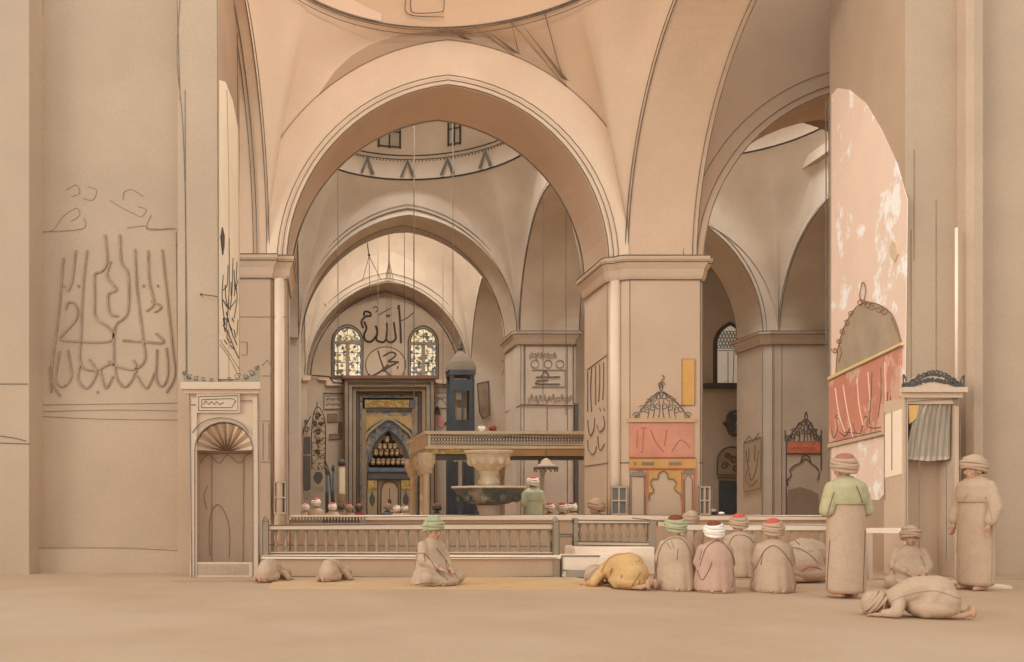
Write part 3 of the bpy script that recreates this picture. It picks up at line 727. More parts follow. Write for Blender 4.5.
stained('arched stained glass window left of the black calligraphy, on the far wall', 332, 363, 342, 325, 376)
stained('arched stained glass window right of the black calligraphy, on the far wall', 408, 438, 343, 325, 377)
def Z3(L, ox=290, oy=290, s=6.02): return [[(ox+x/s, oy+y/s) for x, y in ln] for ln in L]
t = thing('calligraphy_lettering', 'bold black Arabic word painted above the roundel on the far wall', 'inscription', pb.at(383,345))
ink('stroke', INK, t, pb, Z3([[(655,90),(660,150),(665,230),(668,320)],[(625,195),(632,250),(635,295),(605,315),(580,295),(585,240),(582,200)],[(580,295),(560,315),(520,300),(525,250),(515,215)],[(525,270),(490,310),(455,305),(445,270),(460,230),(445,190)],[(440,230),(430,190),(455,160),(485,155),(480,135),(450,130),(445,155)]]), 1.1, .01)
ink('accent', INK, t, pb, Z3([[(535,150),(570,130),(608,110)],[(580,145),(582,162),(592,150),(594,162),(604,148)],[(500,110),(515,100),(530,115),(515,135)],[(655,90),(645,115)],[(670,185),(710,165),(745,135)]]), .5, .01)
t = thing('calligraphy_roundel', 'round medallion with grey lettering between the two stained glass windows', 'roundel', pb.at(385.5,381))
b = MB(); slab(b, pb, arcp(385.5,365,20,18,0,360,32)[:-1], .03); b.build('disc', mat('roundel_buff', (194,174,150)), t)
ink('rim', INK, t, pb, [arcp(385.5,365,20,18,0,360,32)], .4, .035, False)
ink('stroke', DGREY, t, pb, Z3([[(530,365),(545,420),(570,480),(605,515)],[(590,450),(545,490),(510,510),(480,522),(478,505)],[(560,400),(585,385),(610,375),(635,385),(625,405),(590,430),(620,432),(655,435)],[(640,440),(590,465),(560,490)],[(648,460),(648,475)]]), .9, .035)

# --- mihrab
md = 39.6
def mp(off): return front(md-off)
t = thing('mihrab', 'great framed prayer niche with nested mouldings and tiled stalactite hood on the far wall', 'prayer niche', P(388,530,39.0))
Mbase = 527
def frame(name, m, x0, x1, y0, wd, o0, th):
    pl = mp(o0)
    return part(name, m, t, (pl, [(x0,Mbase),(x0,y0),(x1,y0),(x1,Mbase),(x1-wd,Mbase),(x1-wd,y0+wd),(x0+wd,y0+wd),(x0+wd,Mbase)], th))
frame('outer_frame', BROWN, 344, 432, 381, 4, 0, .85)
frame('frame_step', GREY, 348, 428, 385, 4, 0, .75)
frame('frame_step', mat('tan_brown_stone', (160,136,108), var=.1), 352, 424, 389, 4, 0, .62)
frame('frame_step', DGREY, 356, 420, 393, 3, 0, .52)
frame('tiled_border', TILE, 359, 417, 396, 4.5, 0, .42)
b = MB()
for x0, x1, y0, o in ((344,432,381,.86),(348,428,385,.86),(352,424,389,.76),(356,420,393,.63),(359,417,396,.53)):
    strokes(b, mp(0), [[(x0,Mbase),(x0,y0),(x1,y0),(x1,Mbase)]], .45, o, False)
b.build('frame_groove', INK, t)
part('cornice', RED if False else mat('reddish_brown', (126,92,74)), t, (mp(0), rect(342,434,378.5,381.5), 1.0))
part('side_column', BROWN, t, (mp(0), rect(361,365.5,410,Mbase), .5)); part('side_column', BROWN, t, (mp(0), rect(411,416,410,Mbase), .5))
part('spandrel_field', TILE, t, (mp(0), [(364,401),(412,401),(412,Mbase),(411,Mbase),(411,470)]+pointed(366,410,470,428,10)[::-1]+[(366,Mbase),(364,Mbase)], .36))
part('inscription_frame', DGREY, t, (mp(0), rect(362,414,399,412), .42)); part('gilt_inscription', TILEG, t, (mp(0), rect(364.5,408,401,408.5), .46))
part('inscription_end', BLUE, t, (mp(0), rect(409,413,401,409), .46))
part('ochre_field', GOLD, t, (mp(0), [(364,417),(412,417),(412,432)]+[(405,427),(396,421),(388,418.5),(380,421),(371,427)]+[(364,434)], .44))
ink('pointed_arch', GREY, t, mp(0), [[(365,440),(368,434),(376,427),(388,420),(400,427),(408,434),(412,440)]], 1.6, .44)
ink('arch_edge', BLUE, t, mp(0), [pointed(369,407,462,430,9)], .8, .42, False)
ink('star_tile', BLUE, t, mp(0), [[(383,427),(393,427)],[(385,424),(391,430)],[(391,424),(385,430)],[(372,446),(375,440)],[(401,440),(404,446)],[(377,437),(379,434)],[(397,434),(399,437)]], .9, .42, False)
part('niche_recess', BLACK, t, (mp(0), [(368,470),(369,463),(372,462),(373,455),(376,454),(377,448),(380,447),(381,441),(384,440),(385,435),(388,431),(391,435),(392,440),(395,441),(396,447),(399,448),(400,454),(403,455),(404,462),(407,463),(408,470)], .1))
b = MB(); b2 = MB()
for y, xs, r in ((441,[387],2.4),(448,[380,385,390,395],2.2),(454,[376,381,386.5,392,397],2.3),(463,[373,378.5,383,388,393,398,403],2.3)):
    b = MB()
    for x in xs: b.ell(P(x,y,md-.34), (r*.042,.1,r*.04), 8, 6); b2.ell(P(x,y-r*1.1,md-.26), (r*.052,.12,r*.045), 8, 6)
    b.build('muqarnas_row', mat('gilded_cell', (172,144,104), var=.15), t, smooth=True)
b2.build('muqarnas_hood', BROWN, t, smooth=True)
part('blue_band', BLUE, t, (mp(0), rect(368,409,468,472), .42)); part('grey_band', DGREY, t, (mp(0), rect(367,410,472,479), .38))
for x0, x1 in ((367,376.5),(400,410)):
    part('tile_panel', mat('grey_buff_panel', (168,150,122), var=.1), t, (mp(0), rect(x0,x1,480,Mbase), .38))
    xm = (x0+x1)/2
    part('panel_head', TILEG, t, (mp(0), rect(x0+.5,x1-.5,481,489), .4))
    part('lamp_motif', DGREY, t, (mp(0), [(xm,489),(xm+1,494),(xm+3,498),(xm+2.4,503),(xm,507),(xm-2.4,503),(xm-3,498),(xm-1,494)], .4))
part('inner_reveal', BROWN, t, (mp(0), rect(377,400,480,Mbase), .3))
part('arched_panel', mat('pinkish_buff_panel', (182,158,130), var=.06), t, (mp(0), [(381,Mbase)]+pointed(381,397,490,482,6)+[(397,Mbase)], .36))
part('lamp_motif', DGREY, t, (mp(0), [(389,498),(391,501),(390.5,504),(389,507),(387.5,504),(387,501)], .38)); ink('lamp_cord', DGREY, t, mp(0), [[(389,488),(389,498)]], .25, .38, False)
ink('panel_groove', INK, t, mp(0), [[(380.5,Mbase),(380.5,490)]+pointed(380.5,397.5,490,481,6)+[(397.5,Mbase)],[(377,Mbase),(377,480)],[(400,Mbase),(400,480)],[(367,479.5),(410,479.5)]], .4, .39, False)

# items either side of the mihrab
def plaque(label, pl, x0, x1, y0, y1, m, lines, cat='plaque', name='wall_plaque', w=.35, tm=DGREY):
    t = thing(name, label, cat, pl.at((x0+x1)/2,y1))
    part('board', m, t, (pl, rect(x0,x1,y0,y1), .04))
    ink('border', LINE, t, pl, [[(x0,y1),(x0,y0),(x1,y0),(x1,y1),(x0,y1)]], .35, .045, False)
    if lines: ink('lettering', tm, t, pl, lines, w, .045)
    return t
def scrib(x0, x1, y, n, a=1.5):
    return [(x0+(x1-x0)*i/n, y+a*math.sin(i*2.4)*(.5+.5*math.sin(i*1.3))) for i in range(n+1)]
plaque('lettered plaque high on the wall left of the mihrab frame', pb, 324, 342, 395, 409, DUSK, [scrib(326,340,399,12),scrib(326,340,404.5,12)])
plaque('lettered plaque beside the top right of the mihrab frame', pb, 432.5, 447, 393, 408, DUSK, [scrib(434,446,398,9),[(434,405),(440,399),(446,405)]])
for x0,x1,y0,y1,l in ((327.5,337,414,422,'brown square tile plaque just under the lettered plaque left of the mihrab'),(338.5,342,422,433,'narrow upright brown tile plaque beside the mihrab frame'),(329,341.5,434.5,439,'low wide brown tile plaque left of the mihrab, lowest of the three tiles')):
    plaque(l, pb, x0, x1, y0, y1, BROWN, None)
t = thing('pilaster_shrine', 'tall narrow ornate screen with curly black pinnacle left of the mihrab', 'screen', front(37.9).at(318,527))
sf = front(38.0)
part('dark_panel', DGREY, t, (sf, rect(303.5,310.5,437,454), .05)); part('dark_panel', DGREY, t, (sf, rect(303.5,310.5,456,490), .05))
part('tall_board', LACE, t, (sf, [(312,470),(312,425),(314,414),(317,407),(320,414),(325,420),(325,470)], .06))
b = MB(); strokes(b, sf, [spiral(318,416,3,1.2),spiral(315,424,2.4,1.2,-1),spiral(321,424,2.4,1.2),spiral(318,432,3,1.2,-1),spiral(307,430,3,1.2),spiral(306,422,1.8,1.2,-1),[(317,407),(317,402)],[(303,436),(304,428),(309,420),(311,416)],[(312,470),(312,425),(317,407),(325,422),(325,470)],spiral(318,442,2.5,1.3),spiral(318,452,2.5,1.3,-1)], .5, .09); b.build('scrollwork', INK, t)
part('niche_lamp', DGREY, t, (sf, [(316,472),(321,472),(323,477),(321,482),(318,485),(315,482),(313,477)], .05)); part('lower_tile', GREY, t, (sf, rect(304,311,491,498), .05)); part('lower_tile', GREY, t, (sf, rect(312,324,487,492), .05))
t = thing('pink_roundels', 'pair of pink rosettes with dark crown painted right of the mihrab', 'rosette', pb.at(437,430))
part('rosette', ROSEC, t, (pb, arcp(433,422,4,6,0,360,14)[:-1], .05)); part('rosette', ROSEC, t, (pb, arcp(441,422,3.4,6,0,360,14)[:-1], .05))
ink('crown_scroll', DGREY, t, pb, [spiral(437,412,3,1.3),[(434,415),(437,407),(440,415)],spiral(446,424,1.5,1.2)], .6, .06)
# candlesticks
for x, r, yt, lab in ((342,3.4,461,'thick cream candle with dark cap, nearest the mihrab'),(333,1.5,466,'slender blue-grey candle stand, middle of the group left of the mihrab'),(327,1.7,469,'slender blue-grey candle stand, leftmost beside the ornate screen')):
    d = {342:36.9, 333:36.2, 327:35.4}[x]; s = d/F; p = P(x, 500, d); zt = P(x,yt,d).z
    t = thing('candlestick', lab, 'candlestick', (p.x,d,0))
    MB().lathe((p.x,d,0), [(r*2.2*s,0),(r*2.2*s,.08),(r*1.5*s,.2),(r*1.1*s,.5),(r*1.3*s,.6)]).build('base', BLUED if r<3 else MARB, t, smooth=True)
    MB().lathe((p.x,d,0), [(r*s,.6),(r*s,1.4),(r*s*1.1,1.42),(r*s*1.1,1.5),(r*s*.95,1.52),(r*s*.9,zt-.15)]).build('candle', BLUED if r<3 else mat('candle_wax',(196,176,144)), t, smooth=True)
    MB().lathe((p.x,d,0), [(r*s*1.05,zt-.2),(r*s*1.05,zt),(r*s*.3,zt+.08)]).build('cap', DGREY, t, smooth=True)
t = tag(MB().tube([P(330,475,36.8),P(325,460,36.8)], .04, 6).tube([P(330,475,36.8),P(333,530,36.8)], .03, 6).build('leaning_pole', DGREY, None), 'thin dark pole leaning among the candle stands', 'pole')

# --- minbar
d = 35.5; s = d/F; c = P(462,0,d).x
t = thing('minbar', 'dark blue wooden pulpit tower with pointed roof rising behind the raised gallery', 'pulpit', (c,d,0))
hw = 10.3*s
zr = P(0,372,d).z; zb = P(0,433,d).z
for sx in (-1,1):
    for yy in (0,.9): MB().box(c+sx*hw-.08, c+sx*hw+.08, d+yy-.06, d+yy+.06, 0, zr).build('post', BLUED, t)
b = MB(); b.box(c-hw-.1,c+hw+.1,d-.1,d+1,zr-.12,zr+.08); b.build('cornice', BLUED, t)
b = MB(); rr = hw+.12
b.rings([[(c+q*rr*a,d+.45+q2*rr*a,z) for q,q2 in ((-1,-1),(1,-1),(1,1),(-1,1))] for a, z in ((1.04,zr+.08),(.98,zr+.22),(.86,zr+.42),(.62,zr+.62),(.34,zr+.78),(.12,zr+.9),(.06,zr+.95))]); b.build('roof', mat('weathered_roof',(122,108,92)), t)
b = MB(); b.lathe((c,d+.45,zr+.92), [(.05,0),(.12,.08),(.05,.16),(.09,.24),(.03,.32),(.01,.45)],10); b.build('finial', DGREY, t, smooth=True)
b = MB(); b.box(c-hw,c+hw,d-.09,d-.07,zr-.75,zr-.3); b.box(c-hw,c+hw,d-.1,d-.07,zb-.2,zb+.5); b.box(c-hw,c-hw*.68,d-.08,d-.065,zb,zr-.3); b.box(c+hw*.68,c+hw,d-.08,d-.065,zb,zr-.3); b.box(c-.03,c+.03,d-.08,d-.065,zb,zr-.3); b.build('side_panel', BLUED, t)
b = MB(); b.box(c-hw*.8,c+hw*.8,d+.8,d+.85,zb,zr-.2); b.build('back_panel', mat('faded_buff_wood', (160,146,124)), t)
part('inner_arch', mat('faded_buff_wood', (160,146,124)), t, (front(d), [(456,400),(456,384),(460,378),(463,384),(463,400)], .02), (front(d), rect(457,466,408,428), .02))
b = MB(); b.box(c-hw,c+hw,d,d+.9,zb-.35,zb-.2); b.box(c-hw-.05,c+hw+.05,d+.1,d+.9,0,1.4); 
for i in range(8): b.box(c-hw, c+hw, d-.3*i-.3, d-.3*i, 0, 1.5-.18*i)
b.build('stair', BLUED, t)
for x,y0,y1,lab in ((480,392,428,'dark arched wooden door leaf behind the gallery, right of the pulpit tower'),):
    t = thing('shutter', lab, 'shutter', P(x,y1,38)); part('panel', BROWN, t, (front(38), [(477,384),(488,381),(489,415),(483,419),(479,412)], .08)); ink('edge', INK, t, front(38), [[(477,384),(488,381),(489,415),(483,419),(479,412),(477,384)]], .4, .09, False)

# --- muezzin gallery
d = 24.0; gp = front(d)
t = thing('muezzin_gallery', 'raised gallery with pierced white parapet and gilt beam on marble columns behind the fountain', 'gallery', (4.9,d,0))
zt, zm, zb = P(0,432,d).z, P(0,447,d).z, P(0,458,d).z
xl = P(427,0,d).x; xr = 7.0; xb = P(409,0,28).x
foot = [(xl,d),(xr,d),(xr,28),(xb,28)]
b = MB(); b.prism(foot, zb+.12, zm); b.build('platform', DUSK, t)
b = MB(); b.box(xl,xr,d-.02,d+.12,zm,zt-.05); b.prism([(xl,d),(xl+.14,d),(xb+.14,28),(xb,28)], zm, zt-.05); b.build('parapet', mat('pale_parapet_stone', (224,204,178), var=.05), t)
b = MB(); b.box(xl-.05,xr,d-.1,d+.16,zt-.06,zt+.02); b.prism([(xl-.08,d-.1),(xl+.16,d),(xb+.16,28),(xb-.08,28)], zt-.06, zt+.02); b.box(xl-.05,xr,d-.1,d+.1,zm-.05,zm+.02); b.build('coping', MARB, t)
b = MB()
for i in range(52):
    x = xl+.12+i*(xr-xl-.2)/51
    z = (zm+zt)/2
    b.tube([(x-.03,d-.03,z-.06),(x+.03,d-.03,z+.06)], .01, 4); b.tube([(x-.03,d-.03,z+.06),(x+.03,d-.03,z-.06)], .01, 4); b.box(x-.015,x+.015,d-.04,d-.02,z-.11,z-.08); b.box(x-.015,x+.015,d-.04,d-.02,z+.08,z+.11)
b.build('pierced_pattern', DGREY, t)
b = MB(); strokes(b, gp, [[(427,432),(585,436.5)],[(427,447),(585,449)],[(427,446),(427,432)],[(430,435),(585,439)],[(430,444),(585,446)]], .4, .06, False); b.build('parapet_groove', LINE, t)
b = MB(); b.box(xl-.02,P(470,0,d).x,d-.05,d+.1,P(0,454,d).z,zm-.05); b.build('gilt_beam', TILEG, t)
b = MB(); b.box(P(470,0,d).x,xr,d-.05,d+.1,P(0,456,d).z,zm-.05); b.build('ochre_beam', mat('dull_ochre', (178,142,98), var=.1), t)
b = MB(); b.box(xl,xr,d+.05,d+.2,P(0,460,d).z,P(0,454,d).z); b.build('dark_beam', DGREY, t)
for x, y in ((xl+.0,24.15),(xb+.2,26.0),(xb+.1,27.8),(5.95,24.3),(5.3,26.5)):
    main = (x,y) == (xl+.0,24.15)
    r = .085 if x < 5 else .06
    m = MARB if x < 5 else DUSK
    b = MB(); b.lathe((x,y,0), [(r*1.9,0),(r*1.9,.1),(r*1.3,.16),(r*1.05,.24),(r,.5),(r*.92,1.85),(r*1.15,1.9)],14); col = b.build('column', m, t, smooth=True)
    b = MB(); b.lathe((x,y,0), [(r*1.1,1.9),(r*1.6,2.0),(r*2.6,2.15),(r*3.0,2.3),(r*3.0,zb+.14)] if x < 5 else [(r*1.1,1.9),(r*2,2.2),(r*2,zb+.14)],12)
    if x < 5:
        for k in range(3):
            for q in range(12): a = 2*PI*q/12+k*.26; rr = r*(1.5+.55*k); b.ell((x+rr*math.cos(a), y+rr*math.sin(a), 1.98+.13*k), (.035,.035,.07), 6, 5)
    b.build('capital', MARB if x < 5 else m, col)
t = thing('dark_screen', 'dark blue wooden lattice screens standing under the gallery', 'screen', (3.9,28.5,0))
b = MB()
for x0,x1 in ((446,458),(462,474)): part('panel', BLUED, t, (front(28.6), rect(x0,x1,462,538), .08))
for x in (447,452,457,463,468,473): part('post', DGREY, t, (front(28.6), rect(x-.5,x+.5,461,538), .14))
t = thing('chandelier', 'small ring lamp hanging under the gallery beam', 'lamp', P(546,473,23.6))
b = MB(); c = P(546,468,23.8); n = 24
b.tube([c+Vector((.3*math.cos(2*PI*i/n), .3*math.sin(2*PI*i/n), 0)) for i in range(n+1)], .03, 6); b.build('ring', DGREY, t, smooth=True)
b = MB()
for i in range(14): a = 2*PI*i/14; b.ell(c+Vector((.3*math.cos(a), .3*math.sin(a), -.05)), (.03,.03,.06), 6, 5)
b.build('glass_cup', GREY, t, smooth=True)
b = MB(); b.lathe((c.x,c.y,c.z), [(.31,.0),(.24,.08),(.15,.12),(.12,.2),(.03,.26)],14); b.build('canopy', mat('tan_metal', (176,152,124)), t, smooth=True)
b = MB(); b.tube([c+Vector((0,0,.2)), c+Vector((0,0,.5))], .01, 5); b.build('chain', DGREY, t)

# --- marble fountain
d = 22.5; s = d/F; c = P(488.5,0,d).x
zy = lambda y: P(0,y,d).z
t = thing('marble_fountain', 'two-tiered marble fountain with small upper bowl over wide dark basin behind the low ledge', 'fountain', (c,d,0))
MB().lathe((c,d,0), [(.32,0),(.32,.1),(.25,.2),(.22,zy(515)),(.26,zy(507)),(.3,zy(505))],20).build('pedestal', DUSK, t, smooth=True)
MB().lathe((c,d,0), [(.2,zy(505)),(.5,zy(503.5)),(.66,zy(500)),(.76,zy(495)),(.86,zy(490)),(.9,zy(488.5)),(.9,zy(487)),(.84,zy(487)),(.7,zy(489)),(.2,zy(490))],40).build('lower_basin', GLAZB, t, smooth=True)
MB().lathe((c,d,0), [(.88,zy(488.6)),(.925,zy(488.2)),(.925,zy(486.3)),(.85,zy(486.3))],40).build('basin_rim', MARB, t, smooth=True)
b = MB()
for i in range(10): a = 2*PI*i/10; b.ell((c+.72*math.cos(a), d+.72*math.sin(a), zy(497.5)), (.1,.1,.12), 8, 6)
b.build('basin_lobe', GLAZB, t, smooth=True)
MB().lathe((c,d,0), [(.22,zy(490)),(.2,zy(486)),(.3,zy(483)),(.22,zy(479)),(.2,zy(476)),(.25,zy(473)),(.24,zy(470))],20).build('stem', MARB, t, smooth=True)
MB().lathe((c,d,0), [(.2,zy(473)),(.3,zy(469)),(.46,zy(464)),(.53,zy(458)),(.56,zy(454)),(.6,zy(452.5)),(.6,zy(451)),(.55,zy(451)),(.45,zy(455)),(.1,zy(458))],32).build('upper_bowl', MARB, t, smooth=True)
b = MB()
for i in range(12): a = 2*PI*i/12; b.ell((c+.46*math.cos(a), d+.46*math.sin(a), zy(461)), (.09,.09,.13), 8, 6)
b.build('bowl_lobe', MARB, t, smooth=True)
ink('bowl_groove', BROWN, t, front(d-.62), [arcp(488.5,452.5,24,1.4,180,360,14)], .3, 0)

# --- pier 2 plaque
q = front(28.98)
t = thing('inscribed_plaque', 'framed wall plaque with three circles and a boat-shaped inscription on the middle pier', 'plaque', q.at(549,404))
ink('circle', LINE, t, q, [arcp(535,364,4,4,0,360,12),arcp(548,364,4,4,0,360,12),arcp(560,364,4,4,0,360,12)], .35, .01, False)
ink('frame_line', LINE, t, q, [[(532,370),(565,370),(565,387),(532,387)],[(525,345),(525,404)],[(573,345),(573,404)],[(524,405),(575,406)],[(525,346),(573,346)]], .35, .01, False)
ink('boat_lettering', DGREY, t, q, [[(536,377),(560,377)],[(535,383),(540,384),(560,384)],[(541,377),(545,371),(549,376)],[(536,381),(548,380)]], .6, .012)
ink('lettering', SMOKE, t, q, [scrib(529,557,354,22,3),scrib(529,557,357,22,3),scrib(528,572,397,26,4),scrib(528,572,400,26,4),scrib(540,560,339,10,1.5)], .35, .012)
ink('panel_lettering', SMOKE, t, Plane((6.27,30,0),(-1,0,0)), [[(502,362),(504,360)],[(502,375),(504,370)],[(501,385),(503,395)]], .3, .01)
t = tag(MB().box(8.12,8.24,28.9,29.0,0,4.3).build('dark_pilaster', DGREY), 'dark upright strip at the right edge of the middle pier', 'pilaster')

# --- aisle: door, window, lamp, shrines
dw = front(39.6)
t = thing('lattice_window', 'tall pale lattice-headed window at the end of the side aisle', 'window', dw.at(729,384))
part('surround', DGREY, t, (dw, [(713,384)]+pointed(713,746,345,322,8)+[(746,384)], .05))
part('glass', mat('milky_glass', (228,214,192), emit=.25, var=.04), t, (dw, [(717,383)]+pointed(717,742,345,326,8)+[(742,383)], .03, .05))
b = MB()
for r_ in range(5):
    for k in range(8): 
        x = 718+k*3.2+(r_%2)*1.5; y = 333+r_*3.6
        if x < 742: strokes(b, dw, [arcp(x,y,1.5,1.6,0,360,8)], .35, .1, False)
b.build('lattice', DGREY, t)
ink('curtain_line', LINES, t, dw, [[(727,352),(727,383)],[(733,352),(732,383)],[(717,351),(742,351)]], .4, .1, False)
b = MB(); b.box(16.5,19.5,39.3,39.6,6.1,6.3); o=struct(b.build('trim_1', DGREY))
t = thing('arched_door', 'dark blue doorway under a carved fan tympanum at the end of the side aisle', 'door', dw.at(730,527))
part('surround', DUSK, t, (dw, [(713,527)]+pointed(713,746,462,444,8)+[(746,527)], .06))
part('door_leaf', BLUED, t, (dw, rect(718,743,481,527), .06, .06)); part('tympanum', mat('carved_tan', (160,140,114)), t, (dw, [(716,475)]+pointed(716,744,462,447,8)+[(744,475)], .05, .06))
ink('tympanum_scroll', DGREY, t, dw, [spiral(724,466,4,1.3),spiral(732,460,4,1.3,-1),spiral(735,469,4,1.3),spiral(726,456,3,1.2),[(716,475),(744,475)],[(716,478),(744,478)],[(716,475)]+pointed(716,744,462,447,8)+[(744,475)]], .6, .12)
t = thing('wall_bracket', 'dark carved bracket shelf jutting from the aisle wall above the door', 'bracket', P(735,437,39.5))
bp = front(39.6); b = MB(); slab(b, bp, [(743,411),(730,411),(726,416),(726,420),(722,423),(726,428),(728,434),(733,437),(743,436)], .5); b.build('body', DGREY, t, bevel=.02)
ink('carving', mat('pale_grey_line', (170,160,142)), t, bp, [[(731,430),(736,420)],[(734,431),(739,421)],[(730,426),(733,421)],[(728,415),(742,414)],[(729,433),(742,433)]], .4, .51, False)
pls = Plane((14.2,29.5,0), (-1,0,0))
b = MB()
t = thing('framed_calligraphy', 'tilted framed lettering on the shaded left flank of the aisle pier', 'inscription', pls.at(754,490))
part('board', mat('frame_buff', (176,154,126)), t, (pls, [(745,443),(762,437),(762,488),(745,492)], .03))
ink('stroke', DGREY, t, pls, [[(747,450),(749,465),(752,480),(757,470),(760,450)],[(750,448),(750,462)],[(756,445),(756,462)],[(748,470),(747,480),(752,486),(758,480)]], .4, .035)
ink('border', DGREY, t, pls, [[(745,443),(762,437),(762,488),(745,492),(745,443),(750,436),(754,441),(760,433)]], .35, .035, False)
ps = front(28.98)
t = thing('painted_shrine', 'grey shrine front with red inscription band and finial crest on the aisle pier', 'shrine', ps.at(804,525))
part('red_band', RED, t, (ps, rect(787,820,442,453), .03)); ink('band_lettering', mat('pale_red_line',(214,150,124)), t, ps, [scrib(790,817,447,16,2)], .35, .035)
b = MB(); crest(b, ps, 786, 820, 441, 806, 415, .4, 4); strokes(b, ps, [[(785,441),(785,430)],[(821,470),(821,430)]], .6, .01, False); b.build('scroll_lattice', DGREY, t)
foil2 = [(788,486),(787,480),(791,476),(790,470),(795,465),(800,463),(802,457),(805,455),(809,457),(811,463),(816,467),(819,473),(817,480)]
ink('scalloped_arch', DGREY, t, ps, [foil2,[(800,463),(805,459),(811,463)]], .55, .012)
part('recess', mat('grey_plaster', (150,134,114)), t, (ps, [(787,525),(787,500),(788,490),(800,487),(811,490),(818,494),(820,525)], .012))
ink('side_groove', DGREY, t, ps, [[(786,442),(786,525)],[(786,442),(821,442)],[(786,454),(821,454)]], .5, .014, False)

# --- low ledge wall, balustrades, steps
LD = 18.8
t = thing('stone_ledge', 'long pale stone ledge running behind the balustrade before the fountain', 'ledge', P(560,560,LD))
zt = P(0,515.5,LD).z
b = MB(); b.box(P(289,0,LD).x, P(826,0,LD).x, LD, LD+.5, 0, zt-.1); b.build('wall', TANF, t)
b = MB(); b.box(P(289,0,LD).x, P(826,0,LD).x, LD-.06, LD+.55, zt-.1, zt); b.build('coping', CREAM, t, bevel=.02)
ink('ledge_groove', LINE, t, front(LD-.06), [[(290,516),(365,517),(560,514.8),(826,516.5)]], .35, .0)
b = MB()
t2 = thing('low_railing', 'low row of small dark balusters on the left end of the stone ledge', 'railing', P(328,527,LD-.3))
x0, x1 = P(291,0,18.4).x, P(366,0,18.4).x; ztr = P(0,517,18.4).z; zbr = P(0,523,18.4).z
MB().box(x0,x1,18.35,18.45,ztr,ztr+.03).build('rail', CREAM, t2); MB().box(x0,x1,18.35,18.45,.0,zbr).build('base', TANF, t2)
for i in range(24):
    x = x0+.03+(x1-x0-.06)*i/23; MB().box(x-.018,x+.018,18.38,18.42,zbr,ztr).build('baluster', DGREY if 9 < i < 22 else GREY, t2)
t = thing('stone_platform', 'low stone base carrying the long balustrade', 'platform', (1.2,14.2,0))
zb = P(0,555,14).z
xa, xb_ = P(262,0,14).x, P(560,0,14).x
b = MB(); b.box(xa, xb_, 14.0, 14.9, 0, zb-.06); b.build('base', DUSK if False else TANF, t)
b = MB(); b.box(xa, xb_, 13.94, 14.9, zb-.06, zb); b.build('coping', CREAM, t, bevel=.01)
ink('edge_groove', LINE, t, front(13.94), [[(262,556),(400,557),(557,558)]], .5, .0)
ink('foot_groove', LINE, t, front(14.0), [[(262,576),(400,577),(470,577.5),(560,576)]], .45, .02)
# baluster lathe
def balus(x, y, z0, z1, m, parent, r=.032):
    h = z1-z0
    pr = [(1.15,0),(1.15,.08),(.6,.1),(.5,.16),(.95,.3),(1.1,.38),(.8,.5),(.45,.62),(.4,.7),(.7,.8),(.85,.84),(.5,.88),(1.1,.92),(1.1,1)]
    return MB().lathe((x,y,z0), [(r*a, h*b_) for a, b_ in pr], 8).build('baluster', m, parent, smooth=True)
BAL = mat('grey_tan_stone', (154,134,112), var=.08)
t = thing('balustrade', 'long stone balustrade of turned balusters across the middle of the hall', 'balustrade', (1.2,14.1,0))
yr = 14.05; zr1 = P(0,525,14).z; zr0 = P(0,530.5,14).z
b = MB(); b.box(P(264,0,14).x, P(555,0,14).x, yr-.06, yr+.08, zr0, zr1); b.build('handrail', MOULD, t, bevel=.01)
b = MB(); b.box(P(264,0,14).x, P(555,0,14).x, yr-.05, yr+.07, P(0,556,14).z, P(0,552,14).z); b.build('bottom_rail', MOULD, t)
ink('rail_groove', DGREY, t, front(yr-.06), [[(264,525.5),(420,524),(555,523.5)],[(264,530),(555,529.5)],[(264,553.5),(555,554)]], .55, .005, False)
ink('mid_rail', LINE, t, front(yr+.05), [[(266,545),(400,546),(553,546.5)]], .5, .0, False)
n = 28
for i in range(n):
    x = P(276+ (549-276)*i/(n-1), 0, yr).x
    balus(x, yr, P(0,553,yr).z, P(0,530,yr).z, BAL, t)
for xp, lab in ((265.5,'left'),(556,'right')):
    hw = .05
    x = P(xp,0,14).x
    b = MB(); b.box(x-hw, x+hw, yr-.08, yr+.08, P(0,578 if lab=='right' else 558,14).z if False else 0, P(0,522,14).z); b.lathe((x,yr,P(0,522,14).z), [(hw,0),(hw*1.1,.02),(hw*.7,.06),(.01,.09)], 10); nw = b.build('newel_post', BAL, t)
    ink('edge_groove', DGREY, nw, front(yr-.08), [[(xp-3,556),(xp-3,520)],[(xp+3,556),(xp+3,520)]], .35, 0, False)
# second balustrade set
yr = 14.7
t = thing('stair_balustrade', 'short balustrade on the raised step right of the long balustrade', 'balustrade', P(612,560,yr))
X = lambda p: P(p,0,yr).x
Zq = lambda p: P(0,p,yr).z
b = MB(); b.box(X(573),X(650),yr-.05,yr+.06,Zq(523),Zq(519.5)); b.build('handrail', MOULD, t)
b = MB(); b.box(X(573),X(650),yr-.05,yr+.06,Zq(545),Zq(541.5)); b.build('bottom_rail', MOULD, t)
ink('rail_groove', DGREY, t, front(yr-.05), [[(573,520),(650,521)],[(573,523.5),(650,524)],[(573,541.5),(650,542.5)],[(573,545),(650,546)],[(573,553),(573,520)],[(558,534),(573,534)],[(558,537),(573,537)],[(632,518),(665,521.5)]], .45, .005, False)
for i in range(9): balus(X(580+8*i), yr, Zq(541.5), Zq(523), BAL, t, .035)
b = MB(); b.box(X(648),X(655),yr-.06,yr+.06,0,Zq(520)); b.box(X(646),X(657),yr-.09,yr+.09,0,Zq(562)); b.build('newel_post', BAL, t)
b = MB(); b.box(X(573),X(577),yr-.06,yr+.06,Zq(552),Zq(518)); b.build('newel_post', BAL, t)
